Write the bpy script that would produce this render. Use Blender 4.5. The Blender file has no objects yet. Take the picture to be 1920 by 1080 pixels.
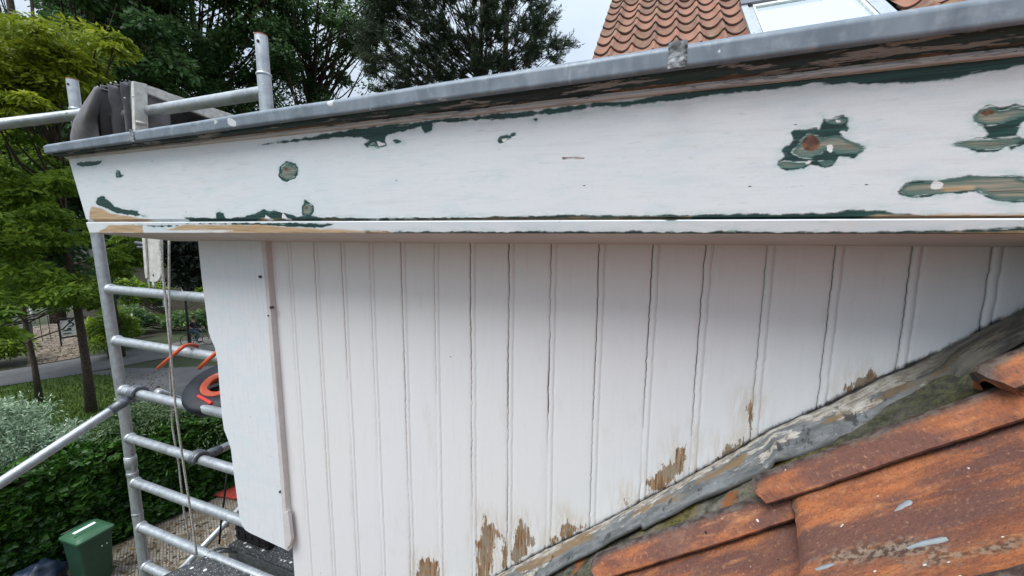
import bpy, math, random
import numpy as np
from mathutils import Vector, noise as mn
random.seed(7); RS = np.random.RandomState(7)
sc = bpy.context.scene; C = sc.collection; rad = math.radians
# ---------------------------------------------------------------- camera
YAW, PIT, ROL, FPX = rad(19.9), rad(7.3), rad(.35), 720.0
Fw = np.array([-math.sin(YAW)*math.cos(PIT), math.cos(YAW)*math.cos(PIT), -math.sin(PIT)])
R0 = np.array([math.cos(YAW), math.sin(YAW), 0.]); U0 = np.cross(R0, Fw)
RX = R0*math.cos(ROL)+U0*math.sin(ROL); UX = U0*math.cos(ROL)-R0*math.sin(ROL)
cam = bpy.data.objects.new('camera', bpy.data.cameras.new('camera')); C.objects.link(cam)
from mathutils import Matrix
cam.matrix_world = Matrix(((RX[0], UX[0], -Fw[0], 0), (RX[1], UX[1], -Fw[1], 0), (RX[2], UX[2], -Fw[2], 0), (0, 0, 0, 1)))
cam.data.sensor_width = 36; cam.data.lens = 36*FPX/1920; cam.data.clip_start = .02; cam.data.clip_end = 800
sc.camera = cam
# ---------------------------------------------------------------- light
SUN_EL, SUN_AZ = rad(60), rad(200)      # azimuth from +Y clockwise
w = bpy.data.worlds.new('World'); sc.world = w; w.use_nodes = True
nt = w.node_tree; nt.nodes.clear()
o_ = nt.nodes.new('ShaderNodeOutputWorld'); bg = nt.nodes.new('ShaderNodeBackground')
sky = nt.nodes.new('ShaderNodeTexSky'); sky.sky_type = 'NISHITA'; sky.sun_disc = False
sky.sun_elevation = SUN_EL; sky.sun_rotation = SUN_AZ; sky.air_density = 1.3; sky.dust_density = 3
tc = nt.nodes.new('ShaderNodeTexCoord'); mp = nt.nodes.new('ShaderNodeMapping'); mp.inputs['Scale'].default_value = (1, 1, 2.2)
nz = nt.nodes.new('ShaderNodeTexNoise'); nz.inputs['Scale'].default_value = 2.4; nz.inputs['Detail'].default_value = 7; nz.inputs['Roughness'].default_value = .55
rp = nt.nodes.new('ShaderNodeValToRGB'); rp.color_ramp.elements[0].position = .3; rp.color_ramp.elements[1].position = .72
rp.color_ramp.elements[0].color = (6.2, 7.5, 9.2, 1); rp.color_ramp.elements[1].color = (8.4, 9.3, 10.3, 1)
# overcast: the zenith is brighter than the horizon
sxx = nt.nodes.new('ShaderNodeSeparateXYZ'); nt.links.new(tc.outputs['Generated'], sxx.inputs[0]); gr_ = nt.nodes.new('ShaderNodeMapRange'); nt.links.new(sxx.outputs[2], gr_.inputs[0])
for _i, _v in enumerate((-.05, .9, .42, 1.45)): gr_.inputs[_i+1].default_value = _v
ov = nt.nodes.new('ShaderNodeMix'); ov.data_type = 'RGBA'; ov.blend_type = 'MULTIPLY'; ov.inputs[0].default_value = 1; nt.links.new(gr_.outputs[0], ov.inputs[7])
mx = nt.nodes.new('ShaderNodeMix'); mx.data_type = 'RGBA'; mx.inputs[0].default_value = .88
nt.links.new(tc.outputs['Generated'], mp.inputs[0]); nt.links.new(mp.outputs[0], nz.inputs[0]); nt.links.new(nz.outputs[0], rp.inputs[0])
nt.links.new(sky.outputs[0], mx.inputs[6]); nt.links.new(rp.outputs[0], mx.inputs[7]); nt.links.new(mx.outputs[2], ov.inputs[6]); nt.links.new(ov.outputs[2], bg.inputs[0])
bg.inputs[1].default_value = .09; nt.links.new(bg.outputs[0], o_.inputs[0])
sl = bpy.data.lights.new('sun', 'SUN'); sl.energy = 2.2; sl.angle = rad(32); sl.color = (1, .985, .965)
sun = bpy.data.objects.new('sun', sl); C.objects.link(sun)
sd_ = Vector((math.sin(SUN_AZ)*math.cos(SUN_EL), math.cos(SUN_AZ)*math.cos(SUN_EL), math.sin(SUN_EL)))
sun.rotation_euler = sd_.to_track_quat('Z', 'Y').to_euler()
vs = sc.view_settings; vs.view_transform = 'Standard'; vs.look = 'None'; vs.gamma = 1; vs.exposure = .42
sc.render.engine = 'CYCLES'
GZ = -6.4                                # ground level, the camera is held 6.4 m above the garden

# ---------------------------------------------------------------- measuring helpers
def ray(x, y): return Fw*FPX+RX*(x-960)-UX*(y-540)
def at(x, y, **k):
    d = ray(x, y)
    for a, i in (('s', 0), ('n', 1), ('z', 2)):
        if a in k: return d*(k[a]/d[i])
    if 'dist' in k: return d*(k['dist']/np.linalg.norm(d))
def gnd(x, y): return at(x, y, z=GZ)

# ---------------------------------------------------------------- object helpers
ORG = {}
def thing(name, label, cat, loc=(0, 0, 0), group=None, kind=None):
    o = bpy.data.objects.new(name, None); C.objects.link(o); o.location = loc; o.empty_display_size = .1
    ORG[o.name] = Vector(loc); o['label'] = label; o['category'] = cat
    if group: o['group'] = group
    if kind: o['kind'] = kind
    return o
def tag(o, label=None, cat=None, group=None, kind=None):
    if label: o['label'] = label
    if cat: o['category'] = cat
    if group: o['group'] = group
    if kind: o['kind'] = kind
    return o
def mk(name, V, Fc, mat, parent=None, smooth=False, attrs=None):
    V = np.asarray(V, dtype=np.float64)
    org = ORG[parent.name] if parent else Vector((0, 0, 0))
    if parent is None:
        org = Vector(((V[:, 0].min()+V[:, 0].max())/2, (V[:, 1].min()+V[:, 1].max())/2, V[:, 2].min()))
    V = V-np.array(org)
    me = bpy.data.meshes.new(name)
    if isinstance(Fc, np.ndarray):
        k = Fc.shape[1]; nf = len(Fc)
        me.vertices.add(len(V)); me.vertices.foreach_set('co', V.ravel())
        me.loops.add(nf*k); me.loops.foreach_set('vertex_index', Fc.ravel().astype(np.int32))
        me.polygons.add(nf); me.polygons.foreach_set('loop_start', np.arange(0, nf*k, k, dtype=np.int32))
        me.update(calc_edges=True)
    else:
        me.from_pydata([tuple(v) for v in V], [], [tuple(f) for f in Fc])
    if smooth: me.polygons.foreach_set('use_smooth', [True]*len(me.polygons))
    for an, arr in (attrs or {}).items():
        arr = np.asarray(arr, dtype=np.float32)
        if arr.ndim == 1:
            a = me.attributes.new(an, 'FLOAT', 'POINT'); a.data.foreach_set('value', arr)
        else:
            a = me.attributes.new(an, 'FLOAT_VECTOR', 'POINT'); a.data.foreach_set('vector', arr.ravel())
    me.validate(); me.update()
    o = bpy.data.objects.new(name, me); C.objects.link(o)
    if mat: me.materials.append(mat)
    if parent: o.parent = parent; ORG[o.name] = org
    else: o.location = org; ORG[o.name] = org
    if parent and parent.type == 'MESH': pass
    return o
class MB:
    def __init__(s): s.v = []; s.f = []
    def add(s, V, Fc):
        b = len(s.v); s.v += [tuple(v) for v in V]; s.f += [tuple(i+b for i in f) for f in Fc]; return s
    def box(s, c, d, ax=None):
        c = np.array(c, float); ax = np.eye(3) if ax is None else np.array(ax, float)
        V = [c+ax[0]*(i*d[0]/2)+ax[1]*(j*d[1]/2)+ax[2]*(k*d[2]/2) for i in (-1, 1) for j in (-1, 1) for k in (-1, 1)]
        return s.add(V, [(0, 1, 3, 2), (4, 6, 7, 5), (0, 4, 5, 1), (2, 3, 7, 6), (0, 2, 6, 4), (1, 5, 7, 3)])
    def bar(s, a, b, w_, h_, up=(0, 0, 1)):
        a = np.array(a, float); b = np.array(b, float); x = (b-a); L = np.linalg.norm(x); x /= L
        y = np.cross(up, x); y /= np.linalg.norm(y); z = np.cross(x, y)
        return s.box((a+b)/2, (L, w_, h_), (x, y, z))
    def tube(s, pts, r, n=12, cap=True):
        P = [np.array(p, float) for p in pts]; m = len(P); rr = r if hasattr(r, '__len__') else [r]*m
        prev = None; V = []
        for i in range(m):
            t = P[min(i+1, m-1)]-P[max(i-1, 0)]; t = t/(np.linalg.norm(t)+1e-12)
            if prev is None:
                a = np.array([0, 0, 1.]) if abs(t[2]) < .9 else np.array([1., 0, 0]); u = np.cross(t, a)
            else: u = prev-t*(prev@t)
            u /= np.linalg.norm(u); prev = u; v = np.cross(t, u)
            for k in range(n):
                an = 2*math.pi*k/n; V.append(P[i]+(u*math.cos(an)+v*math.sin(an))*rr[i])
        Fc = [(i*n+k, i*n+(k+1) % n, (i+1)*n+(k+1) % n, (i+1)*n+k) for i in range(m-1) for k in range(n)]
        if cap: Fc += [tuple(range(n-1, -1, -1)), tuple((m-1)*n+k for k in range(n))]
        return s.add(V, Fc)
    def prism(s, poly, axis, t0, t1):
        """poly: 3-D points in one plane; extruded along axis from t0 to t1"""
        ax = np.array(axis, float); P = [np.array(p, float) for p in poly]; n = len(P)
        V = [p+ax*t0 for p in P]+[p+ax*t1 for p in P]
        return s.add(V, [tuple(range(n)), tuple(range(2*n-1, n-1, -1))]+[(i, i+n, (i+1) % n+n, (i+1) % n) for i in range(n)])
    def ell(s, c, r, nu=14, nv=8, jit=0, ax=None):
        ax = np.eye(3) if ax is None else np.array(ax); V = []
        for j in range(nv+1):
            th = math.pi*j/nv
            for i in range(nu):
                ph = 2*math.pi*i/nu; d = np.array([math.sin(th)*math.cos(ph), math.sin(th)*math.sin(ph), math.cos(th)])
                k = 1+jit*mn.noise(Vector(d*2.3)+Vector((c[0]*9, c[1]*7, c[2])))
                V.append(np.array(c)+(d*np.array(r)*k)@ax)
        return s.add(V, [(j*nu+i, (j+1)*nu+i, (j+1)*nu+(i+1) % nu, j*nu+(i+1) % nu) for j in range(nv) for i in range(nu)])
    def build(s, name, mat, parent=None, smooth=False, bevel=0):
        o = mk(name, s.v, s.f, mat, parent, smooth)
        if bevel:
            m = o.modifiers.new('bevel', 'BEVEL'); m.width = bevel; m.segments = 2; m.limit_method = 'ANGLE'
        return o
def smooth_by_angle(o, a=40):
    me = o.data; me.polygons.foreach_set('use_smooth', [True]*len(me.polygons))
    try: me.set_sharp_from_angle(angle=rad(a))
    except Exception: pass
    return o

# ---------------------------------------------------------------- material helpers
class MT:
    def __init__(s, name):
        s.m = bpy.data.materials.new(name); s.m.use_nodes = True; s.t = s.m.node_tree; s.n = s.t.nodes
        s.b = s.n['Principled BSDF']; s._tc = None
    def L(s, a, b): s.t.links.new(a, b)
    def obj(s, scale=(1, 1, 1), attr=None):
        m = s.n.new('ShaderNodeMapping'); m.inputs['Scale'].default_value = scale
        if attr:
            a = s.n.new('ShaderNodeAttribute'); a.attribute_name = attr; s.L(a.outputs['Vector'], m.inputs[0])
        else:
            if s._tc is None: s._tc = s.n.new('ShaderNodeTexCoord')
            s.L(s._tc.outputs['Object'], m.inputs[0])
        return m.outputs[0]
    def attr(s, name):
        a = s.n.new('ShaderNodeAttribute'); a.attribute_name = name; return a.outputs['Fac']
    def noise(s, co, scale=5, det=4, rough=.55, dist=0):
        n = s.n.new('ShaderNodeTexNoise'); n.inputs['Scale'].default_value = scale; n.inputs['Detail'].default_value = det
        n.inputs['Roughness'].default_value = rough; n.inputs['Distortion'].default_value = dist; s.L(co, n.inputs['Vector']); return n.outputs[0]
    def vor(s, co, scale, feat='F1', out=0, rnd=1):
        n = s.n.new('ShaderNodeTexVoronoi'); n.feature = feat; n.inputs['Scale'].default_value = scale
        if 'Randomness' in n.inputs: n.inputs['Randomness'].default_value = rnd
        s.L(co, n.inputs['Vector']); return n.outputs[out]
    def math(s, op, a, b=0.0, clamp=False):
        n = s.n.new('ShaderNodeMath'); n.operation = op; n.use_clamp = clamp
        for i, v in enumerate((a, b)):
            if isinstance(v, (int, float)): n.inputs[i].default_value = v
            else: s.L(v, n.inputs[i])
        return n.outputs[0]
    def ramp(s, f, a, b, c=0, d=1):
        n = s.n.new('ShaderNodeMapRange'); n.interpolation_type = 'SMOOTHSTEP'; s.L(f, n.inputs[0])
        for i, v in enumerate((a, b, c, d)): n.inputs[i+1].default_value = v
        return n.outputs[0]
    def mix(s, f, a, b, mode='MIX'):
        n = s.n.new('ShaderNodeMix'); n.data_type = 'RGBA'; n.blend_type = mode
        for i, v in ((0, f), (6, a), (7, b)):
            if isinstance(v, (int, float)): n.inputs[i].default_value = v
            elif isinstance(v, tuple): n.inputs[i].default_value = (*v, 1) if len(v) == 3 else v
            else: s.L(v, n.inputs[i])
        return n.outputs[2]
    def col(s, c):
        if isinstance(c, tuple): s.b.inputs['Base Color'].default_value = (*c, 1)
        else: s.L(c, s.b.inputs['Base Color'])
        return s
    def rough(s, r):
        if isinstance(r, (int, float)): s.b.inputs['Roughness'].default_value = r
        else: s.L(r, s.b.inputs['Roughness'])
        return s
    def metal(s, v): s.b.inputs['Metallic'].default_value = v; return s
    def bump(s, h, st=.3, dist=.002):
        n = s.n.new('ShaderNodeBump'); n.inputs['Strength'].default_value = st; n.inputs['Distance'].default_value = dist
        s.L(h, n.inputs['Height']); s.L(n.outputs[0], s.b.inputs['Normal']); return s
def simple(name, c, r=.6, metal=0, var=.15, scale=20, bump=.2, bd=.002):
    t = MT(name); co = t.obj(); n = t.noise(co, scale, 6, .6)
    k = t.ramp(n, .3, .7); d = tuple(x*(1-var) for x in c); l = tuple(min(1, x*(1+var)) for x in c)
    t.col(t.mix(k, d, l)).rough(r).metal(metal)
    if bump: t.bump(n, bump, bd)
    return t.m

# signed distance (positive inside) of 2-D points to a polygon
def sdpoly(P, poly):
    poly = np.array(poly); n = len(poly); d = np.full(len(P), 1e9); ins = np.zeros(len(P), bool)
    for i in range(n):
        a = poly[i]; b = poly[(i+1) % n]; e = b-a; w_ = P-a
        t = np.clip((w_@e)/(e@e+1e-15), 0, 1); q = w_-t[:, None]*e
        d = np.minimum(d, (q**2).sum(1))
        c = ((a[1] > P[:, 1]) != (b[1] > P[:, 1]))
        with np.errstate(divide='ignore', invalid='ignore'):
            xx = (b[0]-a[0])*(P[:, 1]-a[1])/(b[1]-a[1]+1e-15)+a[0]
        ins ^= c & (P[:, 0] < xx)
    return np.where(ins, 1, -1)*np.sqrt(d)
def sdmulti(P, polys):
    r = np.full(len(P), -1e3)
    for p in polys: r = np.maximum(r, sdpoly(P, p))
    return r
def px2sz(pts, n, ox=0, oy=0, k=1):
    out = []
    for x, y in pts:
        q = at(ox+x/k, oy+y/k, n=n); out.append((q[0], q[2]))
    return out

# ================================================================ MATERIALS
def painted(name, paint=(.79, .825, .845), stretch=(1.2, 9, 12)):
    """white paint with green undercoat, sanded wood and knots where attributes g / w / o / k say (metres inside)"""
    t = MT(name); co = t.obj(); cs = t.obj(stretch)
    fine = t.noise(cs, 12, 8, .65); big = t.noise(co, 3, 3); gr = t.noise(t.obj((2, 30, 60)), 6, 6, .6)
    rag = t.math('MULTIPLY', t.math('SUBTRACT', t.noise(t.obj((1, 1.5, 1.5)), 55, 7, .6), .5), .011)
    rag2 = t.math('MULTIPLY', t.math('SUBTRACT', t.noise(t.obj((.35, 1, 2.2)), 60, 6, .65), .5), .010)
    p = t.mix(t.ramp(big, .3, .7), paint, tuple(x*y for x, y in zip(paint, (.95, .98, 1.0))))
    p = t.mix(t.ramp(fine, .46, .78, 0, .7), p, tuple(x*.84 for x in paint)); p = t.mix(t.ramp(t.noise(t.obj((1.5, 5, 5)), 7, 8, .7), .48, .70, 0, .75), p, (.66, .76, .80)); p = t.mix(t.ramp(t.noise(co, 260, 3, .8), .5, .8, 0, .35), p, (.62, .64, .66)); p = t.mix(t.ramp(t.noise(t.obj((2, 16, 22)), 7, 8, .75), .66, .72, 0, .35), p, (.42, .46, .48))
    p = t.mix(t.ramp(t.noise(t.obj((1, 4, 5)), 4, 5), .6, .75, 0, .25), p, (.72, .66, .60))
    # tiny nicks
    v = t.vor(t.obj((.6, 1, 1.6)), 22); p = t.mix(t.ramp(v, .035, .02), p, (.10, .12, .11))
    G = t.math('ADD', t.attr('g'), rag); W = t.math('ADD', t.attr('w'), rag2); O = t.math('ADD', t.attr('o'), rag2)
    halo = t.ramp(G, -.010, 0); hn = t.ramp(t.noise(t.obj((1, 3, 3)), 40, 6, .7), .42, .62); p = t.mix(t.math('MULTIPLY', t.math('MULTIPLY', halo, hn), .55), p, (.42, .60, .58))
    green = t.mix(t.ramp(gr, .35, .7), (.006, .032, .030), (.02, .085, .075))
    sm = t.noise(t.obj((1, 4, 6)), 26, 7, .7); c = t.mix(t.ramp(G, -.0012, .0014), p, green); c = t.mix(t.math('MULTIPLY', t.ramp(sm, .60, .68), t.ramp(G, .006, .001)), c, (.62, .70, .69))
    feather = t.mix(t.ramp(gr, .35, .65), (.14, .20, .17), (.36, .33, .26)); feather = t.mix(t.ramp(fine, .55, .75), feather, (.24, .17, .11))
    rim = t.ramp(t.math('ABSOLUTE', t.math('ADD', W, .0008)), .0016, .0004); c = t.mix(t.ramp(W, -.0012, 0, 0, .7), c, (.10, .20, .175)); c = t.mix(t.ramp(W, .0002, .005), c, feather); c = t.mix(t.math('MULTIPLY', rim, t.ramp(sm, .50, .60, 0, .8)), c, (.60, .68, .66)); crk = t.ramp(t.noise(t.obj((.8, 3, 40)), 7, 5, .6, .6), .60, .64); c = t.mix(t.math('MULTIPLY', t.math('MULTIPLY', crk, t.ramp(W, .001, .004)), .7), c, (.05, .04, .03))
    wood = t.mix(t.ramp(gr, .3, .7), (.42, .27, .14), (.62, .46, .29)); c = t.mix(t.ramp(O, -.001, .004), c, wood)
    K = t.math('ADD', t.attr('k'), t.math('MULTIPLY', rag, .25))
    knot = t.mix(t.ramp(t.noise(co, 90, 5), .35, .65), (.07, .035, .022), (.25, .12, .07)); c = t.mix(t.ramp(K, -.0006, .0012), c, knot)
    X = t.math('ADD', t.attr('x'), t.math('MULTIPLY', rag, .8)); c = t.mix(t.ramp(X, -.0006, .0006), c, (.80, .80, .78))
    t.col(c).rough(.55)
    h = t.math('ADD', t.math('MULTIPLY', t.ramp(G, -.0006, .0006), -1.0), t.math('MULTIPLY', fine, .25))
    h = t.math('ADD', h, t.math('MULTIPLY', t.ramp(W, 0, .003), -.6)); t.bump(h, .35, .0012)
    return t.m
M = {}
M['fascia'] = painted('fascia_paint')

def m_cladding():
    t = MT('cladding_paint'); co = t.obj(); cs = t.obj((14, 6, 1.0))
    fine = t.noise(cs, 9, 7, .6); big = t.noise(co, 2.2, 4)
    paint = (.77, .785, .775)
    p = t.mix(t.ramp(big, .35, .65), paint, (.77, .785, .80)); p = t.mix(t.ramp(fine, .52, .85, 0, .35), p, (.62, .60, .58))
    p = t.mix(t.ramp(t.noise(t.obj((30, 6, 1.6)), 14, 8, .75), .55, .75, 0, .4), p, (.64, .64, .64)); p = t.mix(t.ramp(t.noise(co, 260, 3, .8), .5, .8, 0, .3), p, (.6, .6, .61))
    dirt = t.noise(t.obj((5, 5, 1.2)), 5, 6, .65); p = t.mix(t.ramp(dirt, .58, .8, 0, .35), p, (.55, .52, .47))
    v = t.vor(t.obj((1, 1, 1)), 15); p = t.mix(t.ramp(v, .028, .016), p, (.12, .09, .07))
    cr = t.attr('crack'); cn = t.noise(t.obj((3, 3, 1)), 40, 6, .7)
    p = t.mix(t.math('MULTIPLY', t.ramp(cr, .2, 1), t.ramp(cn, .30, .55, .5, 1)), p, (.20, .14, .105))
    p = t.mix(t.math('MULTIPLY', t.ramp(t.math('ADD', cr, t.math('MULTIPLY', cn, .6)), .98, 1.22), 1.0), p, (.06, .035, .024))
    st = t.math('ADD', t.math('MULTIPLY', t.noise(t.obj((14, 8, 2.6)), 8, 7, .7), .6), t.math('MULTIPLY', t.noise(t.obj((1, 1, .7)), 38, 8, .72), .4))
    W = t.math('ADD', t.attr('w'), t.math('MULTIPLY', t.math('SUBTRACT', st, .50), .085))
    gr = t.noise(t.obj((60, 10, 3)), 6, 6, .6)
    wood = t.mix(t.ramp(gr, .35, .68), (.15, .085, .045), (.45, .29, .16)); wood = t.mix(t.ramp(t.noise(co, 28, 5, .7), .44, .62, 0, .85), wood, (.30, .25, .19)); wood = t.mix(t.ramp(t.noise(t.obj((30, 8, 1.5)), 6, 6, .7), .58, .66, 0, .9), wood, (.70, .68, .63)); wood = t.mix(t.ramp(t.noise(t.obj((40, 8, 2)), 7, 6, .6), .62, .68, 0, .8), wood, (.07, .045, .03))
    lp = t.mix(t.math('MULTIPLY', t.ramp(t.attr('w'), -.05, .01, 0, .8), t.ramp(t.noise(t.obj((6, 3, 1)), 18, 7, .7), .4, .6)), p, (.62, .55, .46)); lp = t.mix(t.ramp(W, -.004, -.0005, 0, .6), lp, (.80, .79, .76))
    c = t.mix(t.ramp(W, -.0005, .0015), lp, wood)
    g = t.math('ADD', t.attr('g'), t.math('MULTIPLY', t.math('SUBTRACT', t.noise(t.obj((2, 1, 1)), 45, 6, .7), .5), .022))
    c = t.mix(t.ramp(g, -.008, .002), c, (.045, .04, .035))
    t.col(c).rough(.5)
    h = t.math('ADD', t.math('MULTIPLY', t.ramp(W, -.0005, .001), -1.0), t.math('MULTIPLY', fine, .35)); t.bump(h, .35, .0012)
    return t.m
M['clad'] = m_cladding()

def m_moulding():
    t = MT('peeled_moulding'); co = t.obj((1.0, 8, 9)); a = t.noise(co, 11, 8, .62, .3); b = t.noise(t.obj((.7, 10, 14)), 8, 8, .7)
    v = t.attr('v'); sx = t.n.new('ShaderNodeSeparateXYZ'); t.L(t.obj(), sx.inputs[0]); X = sx.outputs[0]
    right = t.ramp(X, .15, 1.25, 0, 1)    # more grey-beige paint is left towards the house
    dark = t.mix(t.ramp(b, .35, .65), (.012, .022, .024), (.025, .07, .066))
    grey = t.mix(t.ramp(a, .4, .6), (.13, .128, .125), (.30, .295, .285))
    f = t.ramp(t.math('ADD', a, t.math('MULTIPLY', right, .17)), .55, .58); c = t.mix(f, dark, grey); c = t.mix(t.ramp(t.noise(t.obj((1, 6, 7)), 38, 7, .7), .56, .60), c, dark); c = t.mix(t.ramp(t.noise(t.obj((1, 6, 7)), 30, 7, .7), .62, .65), c, grey)
    br = t.math('SUBTRACT', b, t.math('MULTIPLY', t.math('ABSOLUTE', t.math('SUBTRACT', v, .33)), 1.6)); c = t.mix(t.ramp(br, .50, .56), c, (.20, .11, .055))
    cn = t.math('SUBTRACT', t.math('ADD', t.noise(co, 16, 8, .72), t.math('MULTIPLY', t.math('SUBTRACT', v, .42), .8)), t.math('MULTIPLY', right, .07)); cm = t.math('MULTIPLY', t.ramp(cn, .44, .47), t.ramp(v, .34, .40)); c = t.mix(cm, c, (.56, .54, .525))
    le = t.ramp(X, -1.34, -1.44); c = t.mix(t.math('MULTIPLY', le, t.ramp(a, .40, .5)), c, (.58, .56, .53))
    k = t.noise(co, 35, 7, .7); c = t.mix(t.ramp(k, .64, .66), c, (.02, .025, .027))
    t.col(c).rough(.6).bump(t.math('ADD', f, t.math('MULTIPLY', a, .8)), .8, .002); return t.m
M['mould'] = m_moulding()

def m_zinc():
    t = MT('weathered_zinc'); co = t.obj(); n1 = t.noise(t.obj((3, 3, 1)), 8, 6, .6); n2 = t.noise(co, 60, 4)
    c = t.mix(t.ramp(n1, .3, .7), (.15, .185, .22), (.245, .29, .335)); c = t.mix(t.ramp(n2, .5, .75, 0, .35), c, (.42, .46, .49))
    c = t.mix(t.ramp(t.noise(t.obj((6, 1, 1)), 9, 5, .7), .62, .78, 0, .5), c, (.46, .50, .53))
    X = t.math('ADD', t.attr('x'), t.math('MULTIPLY', t.math('SUBTRACT', t.noise(co, 90, 5), .5), .008)); c = t.mix(t.ramp(X, -.0005, .0008), c, (.66, .68, .68))
    t.col(c).rough(t.ramp(n1, .3, .7, .42, .6)).metal(.25).bump(t.math('ADD', n1, t.math('MULTIPLY', n2, .3)), .25, .002); return t.m
M['zinc'] = m_zinc()
M['solder'] = simple('solder_lump', (.22, .24, .25), .6, .2, .5, 60, .9, .004)
M['soffit'] = simple('soffit_paint', (.60, .555, .535), .6, 0, .07, 9, .2)
M['white_wood'] = painted('wing_paint', (.76, .785, .80), (9, 9, 1.2))
M['batten'] = simple('batten_paint', (.60, .575, .56), .6, 0, .08, 30, .3)
M['screw'] = simple('rusty_screw', (.07, .045, .035), .7)

def m_lead():
    t = MT('lead_flashing'); v = t.attr('v'); tcv = t.obj((1, 1, 1), 'tc'); st = t.obj((1, 4, 1), 'tc')
    a = t.noise(st, 9, 8, .65, .4); b = t.noise(st, 22, 7, .65); sx = t.n.new('ShaderNodeSeparateXYZ'); t.L(tcv, sx.inputs[0]); A = sx.outputs[0]
    c = t.mix(t.ramp(b, .35, .65), (.12, .13, .135), (.25, .265, .27))
    top = t.math('SUBTRACT', a, t.math('MULTIPLY', v, .32))
    cf = t.noise(t.obj((1, 3, 1), 'tc'), 40, 8, .72); c = t.mix(t.ramp(t.math('ADD', top, t.math('MULTIPLY', t.math('SUBTRACT', cf, .5), .35)), .33, .37), c, t.mix(t.ramp(cf, .38, .62), (.26, .22, .17), (.62, .59, .53)))
    br = t.math('SUBTRACT', t.noise(st, 6, 6, .6), t.math('MULTIPLY', t.math('ABSOLUTE', t.math('SUBTRACT', v, .55)), .35))
    c = t.mix(t.ramp(br, .47, .53, 0, .85), c, (.26, .165, .075))
    c = t.mix(t.ramp(t.noise(st, 30, 6, .7), .62, .68, 0, .8), c, (.66, .65, .62))
    c = t.mix(t.ramp(t.noise(tcv, 34, 6, .7), .57, .64, 0, .85), c, (.04, .04, .04)); c = t.mix(t.ramp(t.math('ADD', v, t.math('MULTIPLY', t.math('SUBTRACT', b, .5), .22)), .14, .06), c, (.018, .016, .015)); c = t.mix(t.ramp(t.math('ADD', v, t.math('MULTIPLY', t.math('SUBTRACT', a, .5), .2)), .90, .99, 0, .85), c, (.05, .052, .045))
    c = t.mix(t.ramp(t.math('ADD', A, t.math('MULTIPLY', a, .16)), .46, .62, 0, .92), c, t.mix(t.ramp(b, .4, .6), (.025, .025, .022), (.13, .12, .09)))  # dark end towards the house: moss plus painted shade of the soffit corner
    t.col(c).rough(.55).metal(.05).bump(t.math('ADD', a, t.math('ADD', cf, t.math('MULTIPLY', b, .6))), 1, .006); return t.m
M['lead'] = m_lead()
def m_moss():
    t = MT('mossy_mortar'); co = t.obj(); a = t.noise(co, 28, 7, .7); b = t.noise(co, 120, 5, .7); d = t.noise(t.obj((1, 1, 1)), 7, 4)
    c = t.mix(t.ramp(a, .35, .62), (.05, .055, .03), (.27, .25, .21)); c = t.mix(t.ramp(d, .42, .58), c, t.mix(t.ramp(b, .4, .6), (.06, .065, .012), (.20, .16, .035)))
    c = t.mix(t.ramp(t.noise(co, 12, 5), .56, .62), c, (.33, .12, .035)); sx = t.n.new('ShaderNodeSeparateXYZ'); t.L(t.obj(), sx.inputs[0]); c = t.mix(t.ramp(sx.outputs[0], .10, .42, 0, .85), c, t.mix(t.ramp(t.noise(co, 70, 6, .75), .42, .62), (.012, .015, .008), (.085, .095, .035))); t.col(c).rough(.95).bump(t.math('ADD', a, b), 1, .008); return t.m  # towards the house blackish moss, with soffit-corner shade painted into it
M['moss'] = m_moss()
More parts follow.
